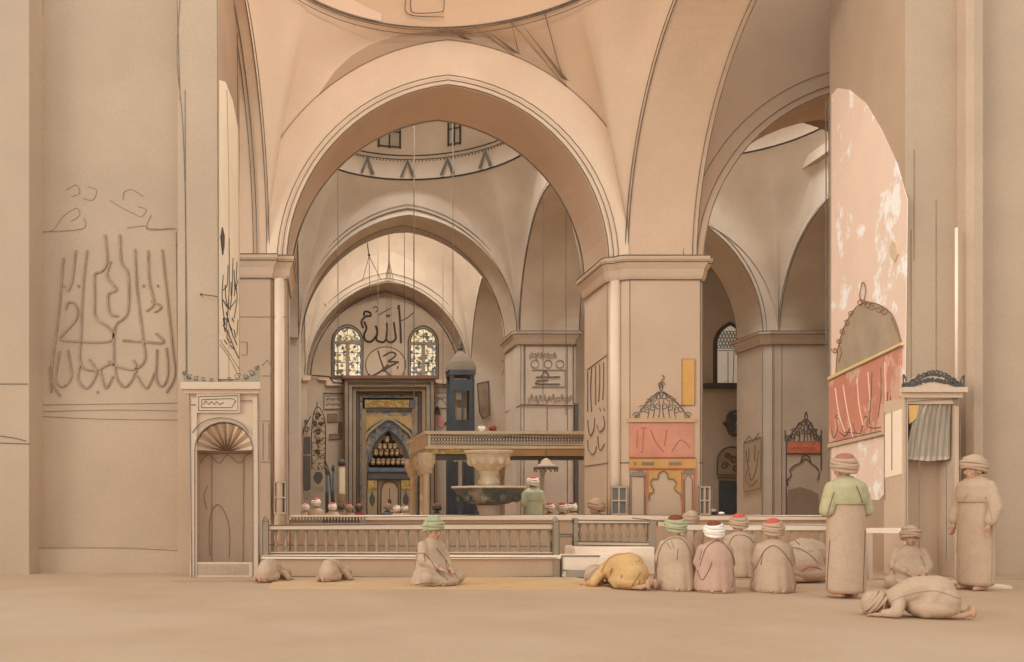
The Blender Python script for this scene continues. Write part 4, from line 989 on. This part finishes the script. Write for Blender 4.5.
b = MB(); b.box(X(657),X(672),yr-.05,yr+.06,Zq(526),Zq(521)); b.build('rail_stub', MOULD, t)
b = MB(); b.box(X(558),X(573),yr-.04,yr+.04,Zq(537),Zq(534)); b.build('link_rail', GREY, t)
t = thing('stone_steps', 'pale stone steps at the right end of the long balustrade', 'steps', P(605,575,14))
b = MB(); b.box(P(562,0,14).x, P(640,0,14).x, 13.95, 14.6, 0, P(0,556,14).z); b.build('lower_step', CREAM, t, bevel=.02)
b = MB(); b.box(P(575,0,14.4).x, P(655,0,14.4).x, 14.4, 15.0, 0, P(0,547,14.4).z); b.build('upper_step', CREAM, t, bevel=.02)
ink('step_groove', DGREY, t, front(13.95), [[(562,574),(562,556),(600,556)],[(562,570),(600,572)]], .6, .005, False)
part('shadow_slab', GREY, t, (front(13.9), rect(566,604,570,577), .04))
yr = 15.6
t = thing('low_wall_rail', 'pale stone rail and parapet running behind the seated worshippers on the right', 'railing', P(770,560,yr))
X = lambda p: P(p,0,yr).x
b = MB(); b.box(X(672),X(826),yr-.06,yr+.08,P(0,530.5,yr).z,P(0,524,yr).z); b.build('handrail', CREAM, t, bevel=.015)
b = MB(); b.box(X(672),X(826),yr,yr+.06,0,P(0,556,yr).z); b.build('base', TANF, t)
for i in range(16): MB().box(X(676+i*9.7)-.02,X(676+i*9.7)+.02,yr-.02,yr+.04,P(0,556,yr).z,P(0,530,yr).z).build('baluster', TANF, t)
ink('rail_groove', LINE, t, front(yr-.06), [[(672,524),(826,525)],[(672,530.5),(826,531)]], .35, .005, False)
t = thing('low_wall_rail', 'short pale rail before the right niche, behind the seated grey figure', 'railing', P(885,560,13.5))
b = MB(); b.box(P(868,0,13.5).x,P(905,0,13.5).x,13.45,13.55,P(0,533,13.5).z,P(0,528,13.5).z); b.build('handrail', CREAM, t)
for xp in (869,904): MB().box(P(xp,0,13.5).x-.03,P(xp,0,13.5).x+.03,13.46,13.54,0,P(0,533,13.5).z).build('post', TAN, t)
t = tag(MB().box(P(270,0,12.4).x, P(606,0,12.4).x, 12.15, 13.85, .0, .012).build('straw_mat', MAT_Y), 'long ochre straw mat spread on the floor before the balustrade', 'mat')
ink('mat_border', mat('mat_brown',(176,138,92)), t, Plane((0,0,.014),(0,0,1)), [[(272,580),(420,581),(600,580)],[(300,586),(420,588),(560,585)]], .1, .0) if False else None
b = MB()
for y0 in (12.2, 12.5, 13.78): b.tube([(-.6,y0,.014),(3.6,y0+.03,.014)], .006, 4)
b.build('mat_stripe', mat('mat_brown',(194,156,116)), t)
t = tag(MB().tube([P(944,588,12.2),P(975,591,12.2),P(1010,595,12.2)], [.03,.05,.05], 8).build('floor_light_streak', mat('pale_floor_light',(236,208,176)), smooth=True), 'narrow pale streak of floor light modelled as a roll at far right', 'light streak')  # pale streak of light on the floor, shaped as a thin roll
t.location.z = -(P(1010,595,12.2).z-.05)*.6

# --- hanging ropes
def rope(x, y0, y1, d, lab, x2=None, r=.012):
    t = thing('hanging_rope', lab, 'cord', P(x,y1,d)); MB().tube([P(x,y0,d), P(x2 or x,(y0+y1)/2,d), P(x2 or x,y1,d)], r, 5).build('cord', LINE, t); return t
rope(338,150,400,26,'thin vertical lamp cord hanging nearest the left spring of the great arch')
rope(414,118,424,25,'long thin lamp cord hanging in front of the mihrab, straight below the drum window', r=.016)
rope(404.5,205,380,31,'thin cord hanging from the crown of the second arch over the black lettering')
rope(378,245,330,33,'thin cord left of the slanting lamp rod')
rope(543,175,400,26,'thin lamp cord left of two hanging before the middle pier')
rope(566,205,415,25,'thin lamp cord right of two hanging before the middle pier')
rope(453,120,350,25.5,'thin cord hanging above the pulpit tower roof')
rope(443,255,400,33,'short thin cord hanging between the right stained window and the pulpit tower')
t = thing('lamp_rod', 'slanting dark rod with two spreading stays hanging left of the arch crown', 'rod', P(369,256,31))
b = MB(); b.tube([P(362,206,31),P(369,255,31)], .02, 5); b.ell(P(362,206,31),(.05,.05,.05),6,4); b.ell(P(369,255,31),(.05,.05,.05),6,4); b.build('rod', DGREY, t)
b = MB(); b.tube([P(369,256,31),P(381,280,31)], .014, 5); b.tube([P(369,256,31),P(370,300,31)], .012, 5); b.tube([P(369,256,31),P(362,282,31)], .01, 5); b.build('stay', LINE, t)
t = thing('hanging_rope', 'lamp cord ending in a small tent of spreading strands over the far arch', 'cord', P(389,282,32))
b = MB(); b.tube([P(389,228,32),P(389,262,32)], .022, 5); b.build('cord', DGREY, t)
b = MB()
for x in (385.5,387,389,391,393.5): b.tube([P(389,260,32),P(x,281,32)], .012, 4)
for i in range(5): b.tube([P(386.5+i*1.3,281,32),P(386.5+i*1.3,380,32)], .006, 4)
b.build('strand', LINE, t)
for pts, lab in (([(314,290),(318,296),(322,300),(326,306)],'small looped chain on the left side of the far bay'),([(452,275),(455,283),(458,272),(456,290),(450,300)],'small looped chain on the right side of the far bay')):
    t = thing('wall_chain', lab, 'chain', P(*pts[0],37.9)); b = MB(); strokes(b, front(37.95), [pts], .4, .02)
    for p in pts[1:3]: b.ell(front(37.95).at(*p,.05),(.04,.03,.05),6,4)
    b.build('chain', DGREY, t)

# ------------------------------------------------------------------ people
dg_cache = {}
def surf(o):
    dg = bpy.context.evaluated_depsgraph_get(); dg.update()
    ev = o.evaluated_get(dg); me = ev.to_mesh()
    M = ev.matrix_world.copy()
    t = BVHTree.FromPolygons([M @ v.co for v in me.vertices], [tuple(p.vertices) for p in me.polygons]); ev.to_mesh_clear(); return t
def folds(o, lines, r=.006, m=LINE, name='fold_line', curve=True):
    """thin stitched creases laid on the cloth surface"""
    bpy.context.view_layer.update(); T = surf(o); b = MB()
    d0 = (o.matrix_world.translation).y
    for ln in lines:
        q = smoothline(ln, 4) if curve and len(ln) > 2 else ln
        pts = []
        for x, y in q:
            ray = Vector(((x-VX)/F, 1, (VY-y)/F)).normalized()
            h = T.ray_cast(CAM, ray)
            if h[0] is None:
                g = P(x, y, o['depth']); k = T.find_nearest(g); 
                for _ in range(2):
                    g = CAM+ray*((k[0]-CAM).dot(ray)); k = T.find_nearest(g)
                pts.append(k[0])
            else: pts.append(h[0]+h[1]*.003)
        # drop large jumps
        seg = [pts[0]]
        for p in pts[1:]:
            if (p-seg[-1]).length > .22:
                if len(seg) > 1: b.tube(seg, r, 4)
                seg = [p]
            else: seg.append(p)
        if len(seg) > 1: b.tube(seg, r, 4)
    if not b.v: return
    ob = b.build(name, m); bpy.context.view_layer.update()
    ob.parent = o; ob.matrix_parent_inverse = o.matrix_world.inverted(); return ob

def hand(b, w, dirv, up, s=1.0, side=1):
    """palm, four unequal bent fingers and a thumb from the side of the palm"""
    w = Vector(w); d = Vector(dirv).normalized(); u = Vector(up).normalized(); l = d.cross(u).normalized()*side
    pe = w+d*.085*s
    b.cap(w, w+d*.03*s, .026*s, .03*s, 8)
    for k in (-1,0,1): b.cap(w+d*.03*s+l*.018*k*s, pe+l*.022*k*s, .017*s, .014*s, 6)
    for k, L in ((-1.5,.058),(-.5,.07),(.5,.075),(1.5,.066)):
        a = pe+l*.017*k*s; m1 = a+(d*.9-u*.25)*L*.5*s; m2 = m1+(d*.6-u*.75)*L*.45*s
        b.cap(a, m1, .0095*s, .0085*s, 6); b.cap(m1, m2, .0085*s, .007*s, 6)
    a = w+d*.03*s+l*.03*s; m1 = a+(l*.7+d*.7-u*.2).normalized()*.04*s; b.cap(a, m1, .012*s, .01*s, 6); b.cap(m1, m1+(d*.9-u*.3).normalized()*.03*s, .01*s, .008*s, 6)
def head(b, c, R, s=1.0):
    c = Vector(c)
    E = lambda p, r, rr=None: b.ell(c+R@(Vector(p)*s), [q*s for q in r], 14, 10, R if rr is None else rr)
    E((0,-.005,.03), (.076,.094,.095)); E((0,.03,-.035), (.056,.062,.07)); E((0,.055,-.085), (.028,.026,.022))
    b.cap(c+R@(Vector((0,.088,.015))*s), c+R@(Vector((0,.108,-.028))*s), .010*s, .016*s, 6)
    for x in (-1,1):
        E((x*.077,-.005,-.01), (.012,.022,.034)); E((x*.033,.083,.035), (.028,.012,.01)); E((x*.045,.06,-.02), (.026,.026,.024))
    E((0,.088,-.052), (.026,.012,.007)); E((0,.085,-.066), (.022,.013,.008))
def face_bits(c, R, par, s=1.0):
    c = Vector(c); b = MB(); b3 = MB()
    for x in (-1,1):
        b.ell(c+R@(Vector((x*.031,.083,.017))*s), (.012*s,.008*s,.007*s), 8, 6, R); b3.tube([c+R@(Vector((x*q,.096-.3*abs(q-.03),.04+.1*(.03-abs(q-.03))))*s) for q in (.012,.03,.05)], .004, 5)
    b.build('eye', INK, par, smooth=True); b3.build('eyebrow', BROWN, par)
    b = MB(); b.tube([c+R@(Vector((q,.098-abs(q)*.4,-.058))*s) for q in (-.02,-.01,0,.01,.02)], .0035, 5); b.build('mouth', MARON, par)
def turban(par, c, R, s, kind):
    """c head centre. kind: (wrap material, cap material)"""
    wrap, cap = kind; c = Vector(c)
    b = MB(); b.rings([[c+R@(Vector((r*math.cos(2*PI*k/20), -.005+r*1.12*math.sin(2*PI*k/20), z))*s) for k in range(20)] for r, z in ((.08,.02),(.092,.07),(.088,.12),(.068,.155),(.03,.172),(.005,.175))]); cp = b.build('cap', cap, par, smooth=True)
    b = MB()
    for i in range(6):
        z = .03+.02*i; rr = .09+.016*math.sin(PI*(i+.6)/6)-.006*max(0,i-3); tl = (-1)**i*.012
        b.tube([c+R@(Vector((rr*math.cos(a), -.005+rr*1.1*math.sin(a), z+tl*math.sin(a+i)-.035*(1-math.sin(a))/2))*s) for a in [2*PI*k/24 for k in range(25)]], .021*s, 8)
    w = b.build('turban', wrap, par, smooth=True); return w, cp
def Rz(a): return Matrix.Rotation(a, 3, 'Z')
def Rx(a): return Matrix.Rotation(a, 3, 'X')

def person(label, loc, ang, pose, robe=ROBT, tur=(WHITE, REDC), s=1.0, tilt=0.0, turn=0.0, fine=True, arms=None, torso_m=None, group=None, depth=None):
    """figure built facing local +Y, then turned by ang"""
    loc = Vector(loc)
    t = thing('person', label, 'person', loc, group)
    G = Rz(ang)
    W = lambda p: loc + G@(Vector(p)*s)
    b = MB(); r = MB(); top = MB()
    cap = lambda B, p, q, r0, r1: B.cap(W(p), W(q), r0*s, r1*s)
    Rh = G@Rz(turn)@Rx(tilt)
    if pose == 'kneel':
        hc = Vector((0, .05, .825))
        cap(b,(0,0,.2),(0,0,.42),.13,.115); cap(b,(0,0,.42),(0,0,.6),.115,.125); cap(b,(-.11,0,.645),(.11,0,.645),.065,.065); cap(b,(0,0,.65),(0,.03,.8),.055,.05)
        for x in (-1,1):
            cap(b,(x*.09,.0,.2),(x*.14,.36,.11),.085,.06); cap(b,(x*.14,.36,.08),(x*.1,-.06,.06),.055,.038); cap(b,(x*.1,-.08,.05),(x*.08,-.22,.03),.035,.028)
            cap(b,(x*.17,0,.64),(x*.23,.06,.42),.05,.04); cap(b,(x*.23,.06,.42),(x*.13,.24,.3),.038,.026)
            hand(b, W((x*.13,.25,.295)), G@Vector((-x*.2,1,-.35)), G@Vector((0,.3,1)), s, side=-x)
        r.rings([[W((a*math.cos(2*PI*k/36)*(1+rp*math.cos(k*1.75)), cy+c_*math.sin(2*PI*k/36)*(1+rp*math.cos(k*2.1+1)), z)) for k in range(36)] for a, c_, cy, z, rp in
            ((.27,.30,.08,.0,.04),(.29,.32,.08,.05,.04),(.285,.30,.07,.14,.03),(.26,.25,.04,.26,.03),(.245,.2,.02,.38,.02),(.24,.17,0,.5,.015),(.225,.15,0,.6,.01),(.19,.13,0,.67,.0),(.12,.1,.01,.72,0),(.07,.075,.02,.755,0))])
        for x in (-1,1):
            cap(r,(x*.17,.01,.62),(x*.225,.06,.42),.075,.07); cap(r,(x*.225,.06,.42),(x*.15,.21,.32),.07,.06)
    elif pose == 'cross':
        hc = Vector((0, .06, .79))
        cap(b,(0,0,.14),(0,.0,.36),.13,.11); cap(b,(0,0,.36),(0,.02,.54),.11,.12); cap(b,(-.1,.02,.59),(.1,.02,.59),.065,.065); cap(b,(0,.02,.6),(0,.045,.74),.055,.05)
        for x in (-1,1):
            cap(b,(x*.1,.02,.13),(x*.33,.26,.12),.085,.06); cap(b,(x*.33,.26,.1),(-x*.02,.36,.06),.052,.036); cap(b,(-x*.02,.36,.05),(-x*.14,.38,.04),.034,.028)
            cap(b,(x*.17,.02,.58),(x*.23,.1,.36),.05,.04); cap(b,(x*.23,.1,.36),(x*.11,.28,.26),.038,.026)
            hand(b, W((x*.11,.285,.255)), G@Vector((-x*.5,1,-.3)), G@Vector((0,.3,1)), s, side=-x)
        r.rings([[W((a*math.cos(2*PI*k/36)*(1+rp*math.cos(k*1.75)), cy+c_*math.sin(2*PI*k/36)*(1+rp*math.cos(k*2.1+1)), z)) for k in range(36)] for a, c_, cy, z, rp in
            ((.36,.30,.1,.0,.03),(.38,.31,.1,.05,.04),(.345,.28,.09,.13,.04),(.28,.21,.05,.24,.03),(.25,.175,.03,.36,.02),(.235,.155,.01,.47,.015),(.21,.14,.02,.55,.01),(.16,.12,.02,.61,.0),(.1,.09,.03,.66,0),(.07,.07,.04,.69,0))])
        r.ell(W((0,.14,.07)), (.36*s,.3*s,.085*s), 20, 10, G)
        for x in (-1,1):
            cap(r,(x*.1,.02,.13),(x*.33,.25,.13),.13,.1); cap(r,(x*.33,.25,.11),(x*.05,.36,.08),.09,.06); cap(r,(x*.18,.02,.57),(x*.25,.09,.36),.075,.07); cap(r,(x*.25,.09,.36),(x*.14,.24,.28),.07,.055)
    elif pose == 'bow':     # forehead to the ground, head towards +Y
        hc = Vector((0, .56, .13)); Rh = G@Rx(-1.15)
        cap(b,(0,-.02,.36),(0,.2,.33),.13,.12); cap(b,(0,.2,.33),(0,.38,.22),.12,.12); cap(b,(-.1,.4,.2),(.1,.4,.2),.06,.06); cap(b,(0,.42,.2),(0,.53,.16),.055,.05)
        for x in (-1,1):
            cap(b,(x*.08,-.02,.34),(x*.1,.1,.08),.09,.055); cap(b,(x*.1,.1,.06),(x*.08,-.26,.05),.055,.036); cap(b,(x*.08,-.27,.05),(x*.07,-.36,.09),.036,.03)
            b.ell(W((x*.07,-.38,.1)), (.04*s,.035*s,.075*s), 10, 8, G)
            cap(b,(x*.16,.4,.2),(x*.25,.42,.06),.045,.038); cap(b,(x*.25,.42,.05),(x*.2,.6,.035),.036,.025)
            hand(b, W((x*.2,.6,.03)), G@Vector((-x*.15,1,0)), G@Vector((0,0,1)), s, side=-x)
        for p, q, r0, r1 in (((0,-.04,.34),(0,.18,.34),.18,.165),((0,.18,.34),(0,.38,.23),.165,.14),((-.12,.4,.2),(.12,.4,.2),.085,.085)): cap(r,p,q,r0,r1)
        r.ell(W((0,.02,.12)), (.24*s,.3*s,.13*s), 18, 10, G); r.ell(W((0,-.08,.22)), (.22*s,.2*s,.2*s), 18, 10, G)
        for x in (-1,1): cap(r,(x*.15,.38,.2),(x*.25,.42,.08),.075,.07); cap(r,(x*.25,.42,.07),(x*.21,.54,.055),.065,.05); cap(r,(x*.08,0,.3),(x*.12,.1,.1),.13,.1)
    else:                   # stand
        hc = Vector((0, .03, 1.53))
        cap(b,(0,0,.92),(0,0,1.1),.125,.11); cap(b,(0,0,1.1),(0,0,1.28),.11,.125); cap(b,(-.12,0,1.34),(.12,0,1.34),.06,.06); cap(b,(0,0,1.34),(0,.02,1.47),.052,.048)
        for x in (-1,1):
            cap(b,(x*.09,0,.9),(x*.1,.02,.48),.085,.055); cap(b,(x*.1,.02,.48),(x*.1,-.02,.09),.052,.034); cap(b,(x*.1,-.03,.045),(x*.12,.14,.03),.038,.03)
            cap(b,(x*.18,0,1.33),(x*.25,-.01,1.06),.05,.04)
            if arms == 'down': cap(b,(x*.25,-.01,1.06),(x*.25,.08,.84),.037,.026); hand(b, W((x*.25,.08,.83)), G@Vector((0,.2,-1)), G@Vector((-x,.1,0)), s, side=x)
            else: cap(b,(x*.25,-.01,1.06),(x*.1,.2,1.04),.037,.026); hand(b, W((x*.09,.2,1.04)), G@Vector((-x,.15,0)), G@Vector((0,1,.2)), s, side=x)
        rob = [(.2,.02,.0),(.235,.06,.0),(.24,.2,0),(.235,.45,0),(.235,.75,.0),(.225,.95,0),(.205,1.1,0),(.215,1.22,0),(.205,1.32,0),(.13,1.39,0),(.07,1.43,0)]
        r.rings([[W((a*math.cos(2*PI*k/24)*(1+.02*math.cos(k*2.0)), a*.72*math.sin(2*PI*k/24), z+.04)) for k in range(24)] for a, z, _ in rob])
        for x in (-1,1):
            cap(top,(x*.19,0,1.32),(x*.27,-.01,1.06),.085,.085)
            if arms == 'down': cap(top,(x*.27,-.01,1.06),(x*.26,.05,.9),.085,.075)
            else: cap(top,(x*.27,-.01,1.06),(x*.15,.16,1.04),.08,.07)
        top.rings([[W((a*math.cos(2*PI*k/24), a*.78*math.sin(2*PI*k/24), z)) for k in range(24)] for a, z in ((.225,1.12),(.24,1.2),(.228,1.34),(.15,1.42),(.075,1.46))])
    hcw = W(hc)
    hs = s*1.12; head(b, hcw, Rh, hs)
    vx = .009 if fine else .02
    body = b.build('body', SKIN, t, voxel=vx)
    rb = r.build('robe', robe, t, voxel=.014 if fine else .025); rb['depth'] = loc.y
    tp = None
    if top.v: tp = top.build('jacket', torso_m or robe, t, voxel=.012 if fine else .025); tp['depth'] = loc.y
    if tur: w, cp = turban(t, hcw, Rh, hs*1.08, tur)
    if fine: face_bits(hcw, Rh, t, hs)
    return t, rb, tp
def gd(py): return F*H/(py-VY)      # floor depth of a pixel row
def G0(px, py): d = gd(py); return Vector(((px-VX)*d/F, d, 0))

DARKL = mat('cloth_seam', (118,98,84), var=.1, bump=0); FAINT = mat('pale_seam', (168,140,116), var=.1, bump=0)
# 1 seated near mat centre, facing the viewer and turned right
t, rb, _ = person('seated person in tan robe and tall pale green turban, alone before the long balustrade', G0(430,585), math.radians(-140), 'cross', ROBT, (GREEN, GREEN), .98, tilt=-.15, turn=.1)
folds(rb, [[(409,562),(415,556),(421,553),(427,556),(433,564),(440,574),(448,580)],[(412,553),(409,566),(409,580),(414,587)],[(412,587),(425,588),(440,585),(455,585),(461,579)],[(446,560),(452,570),(458,578)],[(418,545),(412,553)],[(436,548),(444,558),(447,566)],[(424,553),(425,562)],[(415,585),(425,583),(434,583)],[(426,586),(438,590)]], .005, DARKL)
# 2 bowing in ochre
t, rb, _ = person('bowing person in ochre robe with forehead to the floor beside the stone steps', G0(629,589), math.radians(32), 'bow', ROBY, (ROBT, ROBT), .95)
folds(rb, [[(601,572),(607,562),(613,554),(622,551),(635,551),(643,558),(648,568)],[(605,585),(611,588),(622,590),(636,588),(640,580)],[(612,568),(609,578),(604,584)],[(622,575),(620,585)],[(632,586),(637,578),(641,572)],[(640,560),(635,562)]], .005, DARKL)
# 3 green/white turban
t, rb, _ = person('kneeling person seen from behind in plain tan robe and green striped turban', G0(677,590), 0, 'kneel', ROBT, (GREEN, MARON), .97)
folds(rb, [[(662,545),(668,540),(676,538),(684,541),(690,552),(693,568),(694,586)],[(662,545),(658,556),(657,568),(656,584)],[(667,543),(671,549)],[(671,541),(674,548)],[(678,549),(677,560)]], .005, DARKL)
# 4 white/red turban
t, rb, _ = person('kneeling person in rosy robe and white turban with dark red crown, bare sole showing', G0(715,592), math.radians(-12), 'kneel', ROBP, (WHITE, MARON), .9)
folds(rb, [[(703,556),(706,548),(712,543),(718,541),(725,545),(732,555),(734,568),(732,588)],[(703,556),(700,566)],[(697,570),(702,580),(708,572),(712,562)],[(692,590),(710,591),(722,591)],[(702,550),(700,560)]], .006, DARKL)
# 5 behind
t, rb, _ = person('kneeling person with tan turban and rose cap, behind and right of the white turban', G0(740,577), math.radians(-5), 'kneel', ROBT, (ROBT, REDC), .96)
folds(rb, [[(729,545),(733,537),(740,535),(748,537),(754,543)]], .006, DARKL)
# 6
t, rb, _ = person('kneeling person in broad tan robe and bright red cap, right of the group', G0(774,592), math.radians(-15), 'kneel', ROBT, (ROBT, REDC), .93)
folds(rb, [[(746,582),(756,567),(763,553),(769,547),(775,546),(783,552),(792,565),(797,578),(794,591)],[(763,553),(761,565)]], .006, DARKL)
t['label'] = 'kneeling person in broad tan robe and bright red cap, nearest the standing person'
# 7 leaning forward
t, rb, _ = person('person bent low in tan robe with red collar edge, just left of the standing person', G0(803,582), math.radians(-60), 'bow', ROBT, (ROBT, ROBT), 1.25)
folds(rb, [[(786,551),(792,548),(800,549),(810,555),(818,563)],[(788,543),(794,540),(800,545)]], .006, DARKL)
folds(rb, [[(801,572),(808,567),(815,567),(822,570)]], .009, REDC, 'collar_edge')
# 8 standing man
t, rb, tp = person('standing person seen from behind in tan robe and yellow-green jacket, arms folded', G0(846,598), math.radians(10), 'stand', ROBT, (mat('tan_wrap',(188,156,130)), mat('russet_felt',(168,112,86))), 1.02, torso_m=GRENY)
folds(rb, [[(830,540),(828,570),(827,592)],[(865,530),(864,560),(863,592)],[(846,545),(847,580)]], .006, DARKL)
folds(tp, [[(826,520),(830,505),(834,492)],[(865,515),(861,498),(856,486)]], .006, DARKL)
# 9 standing pale figure
t, rb, tp = person('plain tan-robed person standing in profile at far right, below the pier', G0(976,590), math.radians(100), 'stand', ROBT, (ROBT, ROBT), 1.04, torso_m=ROBT, arms='down')
folds(rb, [[(958,530),(956,560),(954,580)],[(992,520),(992,560),(991,588)]], .005, FAINT); folds(tp, [[(957,520),(962,505),(967,495)],[(985,497),(990,510),(992,520)]], .005, FAINT)
# 10 seated pale figure
t, rb, _ = person('pale tan person seated upright on the floor before the right niche', G0(909,588), math.radians(165), 'cross', ROBT, (ROBT, ROBT), .86)
folds(rb, [[(895,560),(894,575),(899,585),(915,582)],[(920,556),(925,566),(927,580)],[(912,582),(920,574)]], .005, FAINT)
# 11 prostrate, lower right
t, rb, _ = person('pale tan person bowed flat on the floor at lower right, nearest the viewer', G0(934,618), math.radians(66), 'bow', ROBT, (ROBT, ROBT), .84)
folds(rb, [[(882,610),(895,600),(915,593),(935,591),(955,597),(972,603)],[(878,608),(875,600),(882,592)]], .005, FAINT)
# 12 half hidden
person('person in pale tan turban half hidden behind the green striped turban', G0(692,566), 0, 'kneel', ROBT, (ROBT, ROBT), .98)
# faint bowing figures left
t, rb, _ = person('plain tan person bowed to the floor at the left end of the long balustrade', G0(268,582), math.radians(-35), 'bow', ROBT, (ROBT, ROBT), .66)
folds(rb, [[(256,577),(255,565),(262,558),(273,558),(283,564),(288,572)]], .004, FAINT)
t, rb, _ = person('plain tan person bowed to the floor below the middle of the left balustrade', G0(330,582), math.radians(-35), 'bow', ROBT, (ROBT, ROBT), .66)
folds(rb, [[(314,575),(316,565),(323,560),(333,562),(342,572)]], .004, FAINT)
# distant worshippers: one seated source, copied
def far(label, px, yh, d, tur, robe=ROBT, pose='kneel', ang=0, s=None):
    ztop = P(0, yh, d).z
    if s is None: s = ztop/1.03 if pose == 'kneel' else ztop/1.71
    person(label, (P(px,0,d).x, d, 0), ang, pose, robe, tur, s, fine=False, torso_m=robe, group=None)
far('person standing in pale green robe and red and white turban, right of the fountain', 533.5, 477, 23.2, (WHITE, REDC), PALEG, 'stand', .3)
far('seated person in red and white turban, left of three under the gallery', 550, 502.5, 27.6, (WHITE, REDC))
far('seated person in red and white turban, middle of three under the gallery', 562.5, 502.5, 26.3, (WHITE, REDC))
far('seated person in dark red and white turban, right of three under the gallery', 572.5, 502, 27.9, (WHITE, MARON))
far('pale seated person against the foot of the central pier, beside the barred window', 599, 498, 19.75, (ROBT, ROBT), GREY, 'kneel', 1.6)
far('seated person in red-crowned white turban, highest head left of the mihrab', 316, 498, 33.0, (WHITE, REDC))
far('seated person in red-crowned turban beside the thick cream candle', 332.5, 502.5, 32.2, (WHITE, REDC))
far('seated person in pale turban, leftmost under the ornate screen', 305.5, 503.5, 34, (WHITE, ROSEC))
far('seated dark-turbaned person right of the thick cream candle', 341, 503, 34.4, (DGREY, MARON), BROWN)
far('seated person in grey turban with red crown left of the mihrab foot', 349, 504, 32.9, (GREY, REDC), BROWN)
far('seated person in brown robe and dark turban at the mihrab frame foot', 359, 503.5, 34.6, (DGREY, REDC), MARON)
far('seated person in rose turban centred before the mihrab', 387.5, 503, 35, (GREY, REDC), DGREY)
far('seated person in white turban before the right half of the mihrab', 397, 505, 33.8, (WHITE, ROSEC))
far('seated person in pinkish turban beside the gallery columns', 405, 505, 35.2, (WHITE, REDC))
far('dark-turbaned person seated beneath the gallery left of the screens', 437, 503, 29.5, (DGREY, MARON), DGREY)
far('dark-haired person seated before the aisle doorway, left of two', 714, 509.5, 27, (INK, GREY), DGREY)
far('dark-haired person seated before the aisle doorway, right of two', 722, 512, 25.6, (INK, WHITE), DGREY)
far('brown-capped person seated alone at the foot of the aisle pier', 753.5, 515, 22.5, (BROWN, BROWN), GREY)
far('pale-turbaned person seated before the aisle shrine', 768.5, 515.5, 22, (MOULD, BROWN), GREY)
# people up on the gallery
for x, lab, tr in ((493,'dark-haired person seated up on the gallery, right of the other',(MARON,MARON)),(482,'pale-turbaned person seated up on the gallery',(WHITE,BROWN))):
    d = 26.6; z = P(0,447,24).z
    person(lab, (P(x,0,d).x, d, z), .2, 'kneel', GREY, tr, (P(0,425,d).z-z)/1.03 if (P(0,425,d).z-z) < 1.2 else 1.0, fine=False)

# ------------------------------------------------------------------ camera, light
cam = bpy.data.objects.new('camera', bpy.data.cameras.new('camera')); COL.objects.link(cam)
cam.location = CAM; cam.rotation_euler = (PI/2, 0, 0)
cam.data.sensor_width = 36; cam.data.lens = F/1024*36
cam.data.shift_x = (512-VX)/1024; cam.data.shift_y = (VY-331)/1024
cam.data.clip_end = 200
C.camera = cam
w = bpy.data.worlds.new('world'); C.world = w; w.use_nodes = True
w.node_tree.nodes['Background'].inputs[0].default_value = (.97, 1.0, .985, 1); w.node_tree.nodes['Background'].inputs[1].default_value = 1.15
def light(kind, name, loc, rot, energy, size=1, col=(1,.98,.95), sy=None):
    l = bpy.data.lights.new(name, kind); l.energy = energy; l.color = col
    if kind == 'AREA': l.size = size; 
    if kind == 'AREA' and sy: l.shape = 'RECTANGLE'; l.size_y = sy
    if kind == 'SUN': l.angle = math.radians(size)
    o = bpy.data.objects.new(name, l); COL.objects.link(o); o.location = loc; o.rotation_euler = rot; return o
sn = light('SUN', 'daylight', (-14,-6,12), (0,0,0), 1.35, 25, (1,.985,.93))
sn.rotation_mode = 'QUATERNION'; sn.rotation_quaternion = Vector((.85,.5,-.17)).to_track_quat('-Z','Y')
for nm, x, y, z, e_, sz in (('oculus_daylight',2.8,25.4,15.25,420,2.3),('aisle_vault_fill',11.5,25.4,15.6,430,2.3),('far_vault_fill',2.8,34.4,16.1,330,2.3),('far_aisle_ceiling_fill',14,35,11.4,200,3),('far_aisle_ceiling_fill',17.5,36,11.4,300,3)):  # first one is the fountain-bay oculus; the others are added fill
    l = light('AREA', nm, (x,y,z), (0,0,0), e_, sz, (.95,.98,1.0)); l.data.spread = math.radians(84)
for nm, x, y, z, e_ in (('dome_fill',2.5,13.4,11.2,300),('bay_fill',2.8,23.3,11.5,230),('far_bay_fill',2.8,32.2,11.5,680),('aisle_fill',11.5,23.3,11.5,240),('far_aisle_fill',13,33.5,9.8,130)):  # added fill lights without fixtures, brightening vaults, far wall and aisles
    l = light('POINT', nm, (x,y,z), (0,0,0), e_, col=(1,.985,.95)); l.data.shadow_soft_size = .35
vs = C.view_settings; vs.view_transform = 'Standard'; vs.look = 'None'; vs.gamma = 1; vs.use_curve_mapping = False; vs.exposure = 0.0
C.display_settings.display_device = 'sRGB'
